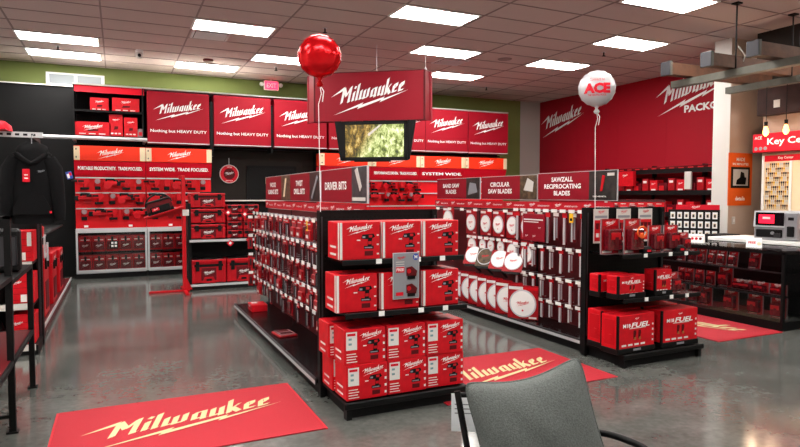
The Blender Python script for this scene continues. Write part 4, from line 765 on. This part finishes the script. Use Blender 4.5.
o = E('jobsite_radio', 'small grey mesh speaker on top of the near black rack', 'radio', (-.74, 5.2, 1.032)); part('body', MB().box(-.08, .08, 0, .12, 0, .32, 'black', .02), o); part('speaker_mesh', MB().box(-.065, .065, -.006, 0, .05, .27, 'gunmetal', .01), o)
one('hang_card', MB().box(-.05, .05, 0, .004, 0, .06, 'blue').rect(-.04, .02, .015, .045, -.001, 'white'), 'small blue and white card clipped beside the hoodie', 'card', (-.66, 4.74, 1.66)).location = (-1.02, 6.45, 1.72)

# ------------------------------------------------------------------ floor mats
def fmat(label, x, y, rz, w=1.68, d=1.1):
    o = E('floor_mat', label, 'mat', (x, y, 0), rz); part('mat_base', MB().box(-w / 2, w / 2, -d / 2, d / 2, 0, .008, 'mat_red', .003), o)
    part('border', MB().box(-w / 2 - .015, -w / 2, -d / 2, d / 2, 0, .006, 'strip_red').box(w / 2, w / 2 + .015, -d / 2, d / 2, 0, .006, 'strip_red'), o)
    m = MB()
    for i, q in enumerate(LOGO):
        t = tessellate_polygon([[Vector((a, b_, 0)) for a, b_ in q]]); m.add([(a * w * .82 + .01, b_ * w * .82, .0095 + i * .00004) for a, b_ in q], [tuple(k) for k in t], 'mat_logo')
    part('logo', m, o)
fmat('red floor mat with cream script logo on the open floor of the near aisle', .42, 4.45, 0); fmat('red floor mat with cream script logo between the two end caps', 3.1, 4.5, 0); fmat('red floor mat with cream script logo along the glass counter', 6.45, 5.3, -90)

# ------------------------------------------------------------------ glass counter
CX = 7.03; o = E('glass_display_counter', 'long black framed glass display counter with stocked shelves', 'counter', (CX, 0, 0))
y0, y1, dd = 4.47, 7.4, .65
part('base', MB().box(0, dd, y0, y1, 0, .1, 'black'), o)
for z in (.39, .68): part('shelf', MB().box(.06, dd - .03, y0 + .03, y1 - .02, z - .012, z, 'smoke_glass').box(.05, .06, y0 + .03, y1 - .02, z - .015, z + .003, 'gunmetal'), o)
for x, y in ((0, y0), (0, y1 - .04), (dd - .04, y0), (dd - .04, y1 - .04)): part('corner_post', MB().box(x, x + .035, y, y + .035, .1, .93, 'black'), o)
part('frame', MB().box(0, .03, y0, y1, .9, .93, 'black').box(dd - .03, dd, y0, y1, .9, .93, 'black').box(0, dd, y0, y0 + .03, .9, .93, 'black'), o)
part('top_glass', MB().box(-.01, dd + .01, y0 - .01, y1, .931, .945, 'white' if 0 else 'smoke_glass'), o); part('front_glass', MB().box(.008, .014, y0 + .035, y1 - .04, .1, .9, 'glass'), o); part('end_glass', MB().box(.035, dd - .04, y0 + .008, y0 + .014, .1, .9, 'glass'), o)
part('back_panel', MB().box(dd - .03, dd - .01, y0 + .04, y1 - .04, .1, .9, 'peg_black'), o)
K1 = T('clamshell_tool', 'blister pack', clam(.19, .26, .1)); K2 = T('clamshell_tool', 'blister pack', clam(.14, .2, .07)); K3 = T('clamshell_tool', 'blister pack', clam(.2, .13, .08)); K4 = T('clamshell_tool', 'blister pack', clam(.12, .19, .06))
ctr = 'clamshell tool in the glass counter, %s shelf, %s from the near corner'
for k, y in enumerate([4.67, 4.97, 5.3, 5.68, 5.84, 6.1, 6.35]): K1.put(ctr % ('bottom', ORD[k]), (CX + .16, y, .102), -90 - 8 * (k == 3), 'counter bottom shelf packs')
for k, (y, t) in enumerate([(4.66, K3), (4.88, K3), (5.06, K3), (5.16, K3), (5.37, K1), (5.57, K4), (5.74, K4), (5.9, K4), (6.03, K4), (6.3, K4)]): t.put(ctr % ('middle', ORD[k]), (CX + .14, y, .392), -90, 'counter middle shelf packs')
for k, (y, t) in enumerate([(4.97, K2), (5.26, K4), (5.42, K4), (5.56, K4), (5.72, K4), (5.87, K4), (6.05, K4)]): t.put(ctr % ('top', ORD[k]), (CX + .14, y, .682), -90, 'counter top shelf packs', rx=-8)
for y, l, w, tt in ((4.95, 'small white card reading free on the glass counter top, nearer one', .17, 'FREE'), (5.78, 'small white card with red pictures on the glass counter top, farther one', .2, '')):
    o = E('counter_card', l, 'card', (CX + .14, y, .946), -60); m = MB().prismx([(0, 0), (.09, 0), (.045, .12)], -w / 2, w / 2, 'white'); part('card', m, o)
    m = MB(); M0 = Matrix.Rotation(R(-20.5), 4, 'X'); m.M = M0
    if tt: m.text(tt, -w * .12, .065, -.001, .03, 'tag_red', bold=.04).disc(w * .33, .05, .022, -.001, 'cream', 12)
    else: m.disc(-.05, .06, .02, -.001, 'tag_red', 12).disc(.0, .06, .02, -.001, 'tag_red', 12).disc(.05, .06, .02, -.001, 'maroon', 12).rect(-.08, .08, .09, .095, -.001, 'tag_red')
    part('printing', m, o)
# back counter with key machine
o = E('service_counter', 'white topped service counter behind the glass display', 'counter', (8.0, 0, 0)); part('cabinet', MB().box(.02, .8, 3.3, 6.2, 0, .93, 'black'), o); part('worktop', MB().box(0, .85, 3.25, 6.25, .93, .98, 'white', .006), o)
one('service_ledge', MB().box(0, .5, 0, .32, 0, .95, 'black', .01).box(.02, .48, .02, .3, .95, .99, 'rubber'), 'low black cabinet behind the glass counter beside the beige wall', 'cabinet', (8.3, 6.27, 0))
o = E('key_cutting_machine', 'grey key cutting machine with a red screen on the service counter', 'machine', (8.08, 5.3, .981), -82)
part('housing', MB().box(-.28, .3, .03, .4, 0, .18, 'steel', .02).prismx([(.02, .18), (.05, .4), (.38, .4), (.4, .18)], -.28, .3, 'silver').box(.13, .3, .0, .05, .02, .38, 'steel', .012), o)
part('screen_panel', MB().box(-.25, .12, .012, .03, .2, .38, 'screen_dark', .006), o, rx=0); part('screen', MB().box(-.2, .0, .004, .012, .23, .35, 'screen_red').rect(-.15, -.05, .29, .32, .003, 'white'), o)
part('key_slot', MB().box(-.24, .1, .015, .03, .04, .15, 'black', .01).lathe([(.022, 0), (.022, .02)], 'steel', c=(-.02, .0, .1), axis='y').box(.0, .08, .0, .02, .05, .1, 'gunmetal'), o); part('key_tray', MB().box(.17, .26, -.008, .0, .06, .2, 'black', .01), o); part('button', MB().box(.18, .25, -.006, .0, .28, .32, 'black'), o)
one('tall_card_stand', MB().box(-.04, .04, 0, .02, 0, .34, 'tag_red').rect(-.03, .03, .18, .3, -.001, 'white'), 'narrow red and white card standing past the key cutting machine', 'card', (8.12, 4.9, .981), -70)
# key centre wall
o = E('shop_sign', 'red key center sign with white lettering above the key boards', 'sign', (9.58, 6.68, 2.3), -90); part('board', MB().box(0, 1.9, 0, .2, 0, .3, 'tag_red', .005), o)
part('lettering', MB().text('Key Center', .68, .15, -.003, .14, w=.86, bold=.02), o); part('small_mark', MB().box(.02, .18, -.006, 0, .2, .27, 'tag_red').text('ACE', .1, .235, -.008, .05).disc(.06, .06, .03, -.003, 'grey_card', 12).disc(.14, .06, .03, -.003, 'grey_card', 12).disc(.22, .06, .03, -.003, 'grey_card', 12), o)
o = E('key_board', 'white hook board full of key blanks under the key center sign', 'display', (9.76, 6.58, 1.35), -90); part('board', MB().box(0, 1.3, 0, .04, 0, .9, 'cream'), o); part('header', MB().box(0, 1.3, -.01, 0, .8, .9, 'tag_red').text('Key Center', .35, .85, -.012, .05), o); part('divider', MB().box(.42, .45, -.02, 0, 0, .8, 'white').box(.86, .89, -.02, 0, 0, .8, 'white'), o); part('frame', MB().box(-.03, 0, -.03, .04, 0, .9, 'white'), o)
KY = {c: T('key_blank', 'key', [('key_blank', MB().box(-.012, .012, 0, .004, -.03, 0, c, .0015).box(-.004, .004, 0, .003, -.07, -.03, c).box(-.003, .003, .002, .01, -.012, -.006, 'steel'), [])]) for c in ('silver', 'gold', 'gunmetal', 'yellow')}
for r in range(10):
    for k in range(12):
        c = ['silver', 'gold', 'gunmetal', 'silver', 'yellow', 'gunmetal', 'gold'][(k * 3 + r * 5) % 7]
        KY[c].put('small key blank on hook board, %s row down, %s key along' % (ORD[r], ORD[k]), (9.746, 6.54 - k * .032 - (.05 if k > 11 else 0), 2.12 - r * .075), -90, 'key blanks')
one('brick_panel', MB().box(0, 1.8, 0, .2, 0, .44, 'brick').box(.28, .38, -.006, 0, .1, .22, 'offwhite'), 'dark brick fascia panel above the key center sign', 'panel', (9.58, 6.62, 2.9), -90)
o = E('wall_poster', 'orange poster with a framed picture on the beige wall', 'poster', (9.72, 6.985, 1.42)); part('sheet', MB().box(-.3, .3, 0, .012, 0, .9, 'orange'), o)
part('picture', MB().box(-.24, .24, -.004, 0, .3, .66, 'brown_black', .001).box(-.19, .19, -.008, -.004, .34, .62, 'pale_wall').prism([(-.12, .36), (.12, .36), (.14, .48), (.02, .5), (-.1, .44)], -.012, -.008, 'black').prism([(-.02, .48), (.1, .48), (.08, .56), (.0, .58)], -.012, -.008, 'brown_black'), o); part('lettering', MB().text('MADE', 0, .79, -.002, .06).text('IN MINUTES', 0, .71, -.002, .04, w=.4).text('details', 0, .12, -.002, .07, w=.24), o)
one('wall_switch', MB().box(-.04, .04, 0, .012, 0, .13, 'offwhite', .004).box(-.01, .01, -.006, 0, .04, .09, 'white'), 'white switch plate on the beige wall below the orange poster', 'switch', (9.58, 6.985, 1.1))

# ------------------------------------------------------------------ peg tag board and red wall shelving
o = E('accessory_rack', 'dark rack of white tagged accessories with red header behind the glass counter', 'rack', (8.6, 6.95, 0), -60); part('board', MB().box(-.42, .35, 0, .05, 0, 1.36, 'peg_black'), o); part('header', MB().box(-.3, .35, -.02, 0, 1.36, 1.44, 'tag_red').logo(.0, 1.4, -.022, .15), o)
AP = T('accessory_pack', 'blister pack', [('backing_card', MB().box(-.036, .036, 0, .004, -.11, 0, 'white').rect(-.02, .02, -.09, -.03, -.001, 'cream'), []), ('contents', MB().box(-.014, .014, -.012, 0, -.085, -.04, 'gunmetal', .003), [])])
rr_ = math.radians(-60)
for r in range(4):
    for k in range(7):
        lx = -.34 + k * .105; ly = -.05
        AP.put('white carded accessory on the tagged rack, %s row, %s from the far edge' % (['top', 'second', 'third', 'lowest'][r], ORD[k]), (8.6 + lx * math.cos(rr_) - ly * math.sin(rr_), 6.95 + lx * math.sin(rr_) + ly * math.cos(rr_), 1.32 - r * .15), -60, 'white carded accessories')
o = E('wall_shelving', 'black shelving loaded with red packs along the red wall', 'shelving', (10.65, 7.6, 0)); 
part('back_panel', MB().box(.36, .4, -.2, 3.9, 0, 2.0, 'dark_red'), o)
for z in (2.12, 1.66, 1.2, .75, .3): s = part('shelf', MB().box(0, .36, -.2, 3.9, z - .03, z, 'black').box(-.02, 0, -.2, 3.9, z - .06, z + .04, 'black'), o)
for y in (-.2, 1.1, 2.4, 3.86): part('upright', MB().box(.3, .42, y - .02, y + .02, 0, 2.25, 'black'), o)
WP = [T('packed_tool', 'box', [('carton', MB().box(-.1, .1, 0, .2, 0, .26, 'box_red', .006).logo(0, .18, -.002, .13).rect(-.06, .06, .03, .07, -.001, 'label'), [])]), T('packed_tool', 'box', [('carton', MB().box(-.12, .12, 0, .2, 0, .2, 'pack_deep', .006).box(-.08, .05, -.01, 0, .04, .14, 'tool_red', .004), [])]), T('packed_tool', 'box', [('carton', MB().box(-.08, .08, 0, .2, 0, .3, 'pack_red', .006).rect(-.05, .05, .2, .25, -.001, 'label'), [])])]
WN = ['bright red carton', 'dark red wide pack', 'tall red pack']
for r, z in enumerate((1.661, 1.201, .751)):
    for k in range(16):
        t = (k * 5 + r * 2) % 3
        WP[t].put('%s on the %s shelf of the red wall, %s from the column' % (WN[t], ['upper', 'middle', 'lower'][r], ORD[k]), (10.67, 7.6 + k * .235, z), -90, 'red wall shelf packs')
for k in range(16):
    WP[1].put('dark pack on the topmost shelf of the red wall, %s from the column' % ORD[k], (10.7, 7.6 + k * .235, 2.122), -90, 'red wall shelf packs', scale=(1, 1, .45))
one('blank_tall_pack', MB().box(-.08, .08, 0, .04, 0, .36, 'offwhite', .004), 'upright plain white pack on the red wall shelving', 'box', (10.6, 8.78, 1.72), -90)
one('shelf_talker', MB().box(-.24, .24, 0, .1, 0, .34, 'box_red', .004).logo(0, .24, -.003, .18), 'bright red boxed sign at the far end of the red wall shelving', 'sign', (10.55, 10.42, 1.8), -90)
# stacks standing in front of the red wall, seen between end cap and counter
PK = [T('hanging_tool_pack', 'blister pack', hang(.14, .2, 'pack_red', 0)), T('hanging_tool_pack', 'blister pack', hang(.15, .19, 'box_red', 2))]
o = E('peg_rack', 'peg rack of small red packs between the end cards and the accessory rack', 'rack', (8.3, 7.9, 0), -50); part('board', MB().box(-.45, .45, 0, .05, 0, 1.52, 'peg_maroon'), o); part('foot', MB().box(-.45, .45, -.2, .2, 0, .06, 'black'), o)
rr_ = math.radians(-50)
for r in range(5):
    for k in range(6):
        lx = -.36 + k * .145; ly = -.06
        PK[(r + k) % 2].put('small red pack on the peg rack, %s row, %s from its far side' % (ROWN[r], ORD[k]), (8.3 + lx * math.cos(rr_) - ly * math.sin(rr_), 7.9 + lx * math.sin(rr_) + ly * math.cos(rr_), 1.48 - r * .23), -50, 'peg rack packs')

# ------------------------------------------------------------------ timber pergola and bulbs
o = E('timber_pergola', 'hanging frame of brown timber beams on grey metal rails', 'beam frame', (0, 0, 0))
for y in (6.46, 5.79, 5.12, 4.45, 3.78): b_ = part('beam', MB().box(7.3, 10.6, y - .07, y + .07, 3.36, 3.53, 'timber'), o); part('end_cap', MB().box(7.285, 7.3, y - .085, y + .085, 3.345, 3.545, 'gunmetal', .005).box(7.3, 7.34, y - .085, y + .085, 3.345, 3.545, 'rail_metal'), b_)
part('metal_rail', MB().box(7.74, 7.86, 3.4, 6.75, 3.24, 3.34, 'rail_metal'), o); part('metal_rail', MB().box(8.97, 9.09, 3.4, 6.75, 3.24, 3.34, 'rail_metal'), o)
for x in (7.8, 9.03): part('hanging_rod', MB().tube([(x, 5.72, 3.34), (x, 5.72, ZC)], .012, 'rubber', 6).box(x - .05, x + .05, 5.67, 5.77, ZC - .02, ZC, 'rubber'), o)
part('cable', MB().tube([(7.86, 5.79, 3.34), (7.95, 5.75, 3.4), (7.97, 5.7, 3.55), (7.85, 5.72, 3.66)], .01, 'offwhite', 6), o)
for k, (y, l) in enumerate([(6.09, 'glowing amber bulb nearer the orange poster'), (5.78, 'glowing amber bulb over the key center lettering')]):
    o = E('pendant_bulb', l, 'light bulb', (9.03, y, 2.62)); part('cord', MB().tube([(0, 0, .1), (0, 0, .62)], .006, 'black', 6), o); part('socket', MB().lathe([(.022, .03), (.026, .1)], 'black', 12), o); part('glass_bulb', MB().lathe([(.012, -.12), (.036, -.09), (.042, -.06), (.03, -.01), (.018, .03)], 'bulb', 14), o)

# ------------------------------------------------------------------ near patio chair with cushion
CHX, CHY, CRZ = 1.52, 2.02, -30
o = E('patio_chair', 'black metal patio chair with curved arms with grey cushion', 'chair', (CHX, CHY, 0), CRZ)
def bar(p, r=.014): return MB().tube(p, r, 'black', 8)
part('back_frame', bar([(-.22, -.06, .36), (-.235, .0, .5), (-.285, .06, .76)]).tube([(.27, .0, .36), (.24, .06, .5), (.15, .12, .765)], .014, 'black', 8).tube([(-.28, .07, .74), (.15, .12, .74)], .012, 'black', 8), o)
arc = lambda s: [(s * .27, .05, .52), (s * .3, .03, .62), (s * .36, -.06, .645), (s * .42, -.2, .64), (s * .46, -.35, .6), (s * .46, -.46, .5), (s * .42, -.52, .3), (s * .38, -.55, .01)]
def bez(pts, n=6):
    P = [Vector(p) for p in pts]; out = []
    for i in range(len(P) - 1):
        a, b_, c, d = P[max(i - 1, 0)], P[i], P[i + 1], P[min(i + 2, len(P) - 1)]
        for k in range(n):
            t = k / n; out.append(.5 * ((2 * b_) + (c - a) * t + (2 * a - 5 * b_ + 4 * c - d) * t * t + (3 * b_ - a - 3 * c + d) * t ** 3))
    return out + [P[-1]]
part('arm_rest', bar([(.27, .05, .6), (.34, .1, .63), (.44, .06, .63), (.52, -.04, .61), (.56, -.14, .57), (.56, -.24, .45), (.5, -.34, .2), (.46, -.4, .01)], .015) if 0 else MB().tube(bez([(.18, .08, .57), (.28, .09, .59), (.39, .04, .59), (.49, -.06, .57), (.54, -.2, .52), (.53, -.32, .38), (.47, -.45, .01)]), .015, 'black', 8), o)
part('arm_rest', MB().tube(bez([(-.22, .0, .42), (-.25, -.04, .43), (-.27, -.12, .43), (-.28, -.2, .4), (-.28, -.3, .3), (-.28, -.4, .01)]), .015, 'black', 8), o)
part('seat', MB().box(-.27, .27, -.5, .02, .34, .36, 'black', .004), o)
for s_ in (-1, 1): part('leg', MB().tube([(s_ * .27, .0, .36), (s_ * .3, .12, .01)], .014, 'black', 8), o)
part('seat_cushion', MB().box(-.26, .26, -.5, -.02, .36, .46, 'fabric', .03, 3), o)
part('hang_tag', MB().box(-.075, .075, -.003, 0, -.17, 0, 'paper').rect(-.06, .06, -.05, -.045, -.004, 'grey_card').rect(-.06, .04, -.07, -.065, -.004, 'grey_card').rect(-.06, .05, -.09, -.085, -.004, 'grey_card'), o, (-.235, .15, .72), label='pale printed paper tag on the back post')
def cushion(w, h, t):
    m = MB(); n = 28; vs = []; fs = []
    for side in (1, -1):
        for i in range(n + 1):
            for j in range(n + 1):
                u = -1 + 2 * i / n; v = -1 + 2 * j / n
                px = u * (1 - .07 * (1 - v * v)); pz = v * (1 - .08 * (1 - u * u))
                th = t * ((1 - u ** 2) * (1 - v ** 2)) ** .42; c_ = 1 - .1 * abs(u * v) ** 5; px *= c_; pz *= c_
                th += .006 * math.sin(u * 9 + v * 5) * (1 - u * u) * (1 - v * v) + .010 * math.sin(14 * (u - v)) * max(0, abs(u) - .5) * (1 - abs(u)) * 4
                vs.append((px * w / 2, side * -th / 2, pz * h / 2 - .042 * math.cos(u * 1.5) * (v > 0) * v))
    N = (n + 1) ** 2
    for s_ in (0, 1):
        for i in range(n):
            for j in range(n):
                q = [s_ * N + i * (n + 1) + j, s_ * N + (i + 1) * (n + 1) + j, s_ * N + (i + 1) * (n + 1) + j + 1, s_ * N + i * (n + 1) + j + 1]
                fs.append(q if s_ == 0 else q[::-1])
    m.add(vs, fs, 'fabric', True)
    pm = MB(); ring = []
    for k in range(4 * n):
        s_, a = divmod(k, n); q = -1 + 2 * a / n; u, v = [(q, -1), (1, q), (-q, 1), (-1, -q)][s_]
        c_ = 1 - .1 * abs(u * v) ** 5; ring.append((u * (1 - .07 * (1 - v * v)) * w / 2 * c_, 0, v * (1 - .08 * (1 - u * u)) * h / 2 * c_ - .042 * math.cos(u * 1.5) * (v > 0) * v))
    pm.tube(ring + [ring[0]], .005, 'fabric', 6, cap=False)
    return m, pm
a, b_ = cushion(.515, .53, .22)
o = E('back_cushion', 'square grey fabric cushion propped upright on the near patio chair', 'cushion', (CHX + .02, CHY - .045, .64), CRZ + 4, rx=-12, ry=-13.5)
part('cover', a, o); part('piping', b_, o)

# ------------------------------------------------------------------ warm light on the key area from the bulbs
for k, y in enumerate((6.09, 5.78)):
    l = bpy.data.lights.new('bulb_glow', 'POINT'); l.energy = 4; l.color = (1, .72, .45); l.shadow_soft_size = .05
    lo = bpy.data.objects.new('bulb_glow', l); COL.objects.link(lo); lo.location = (8.9, y, 2.4)
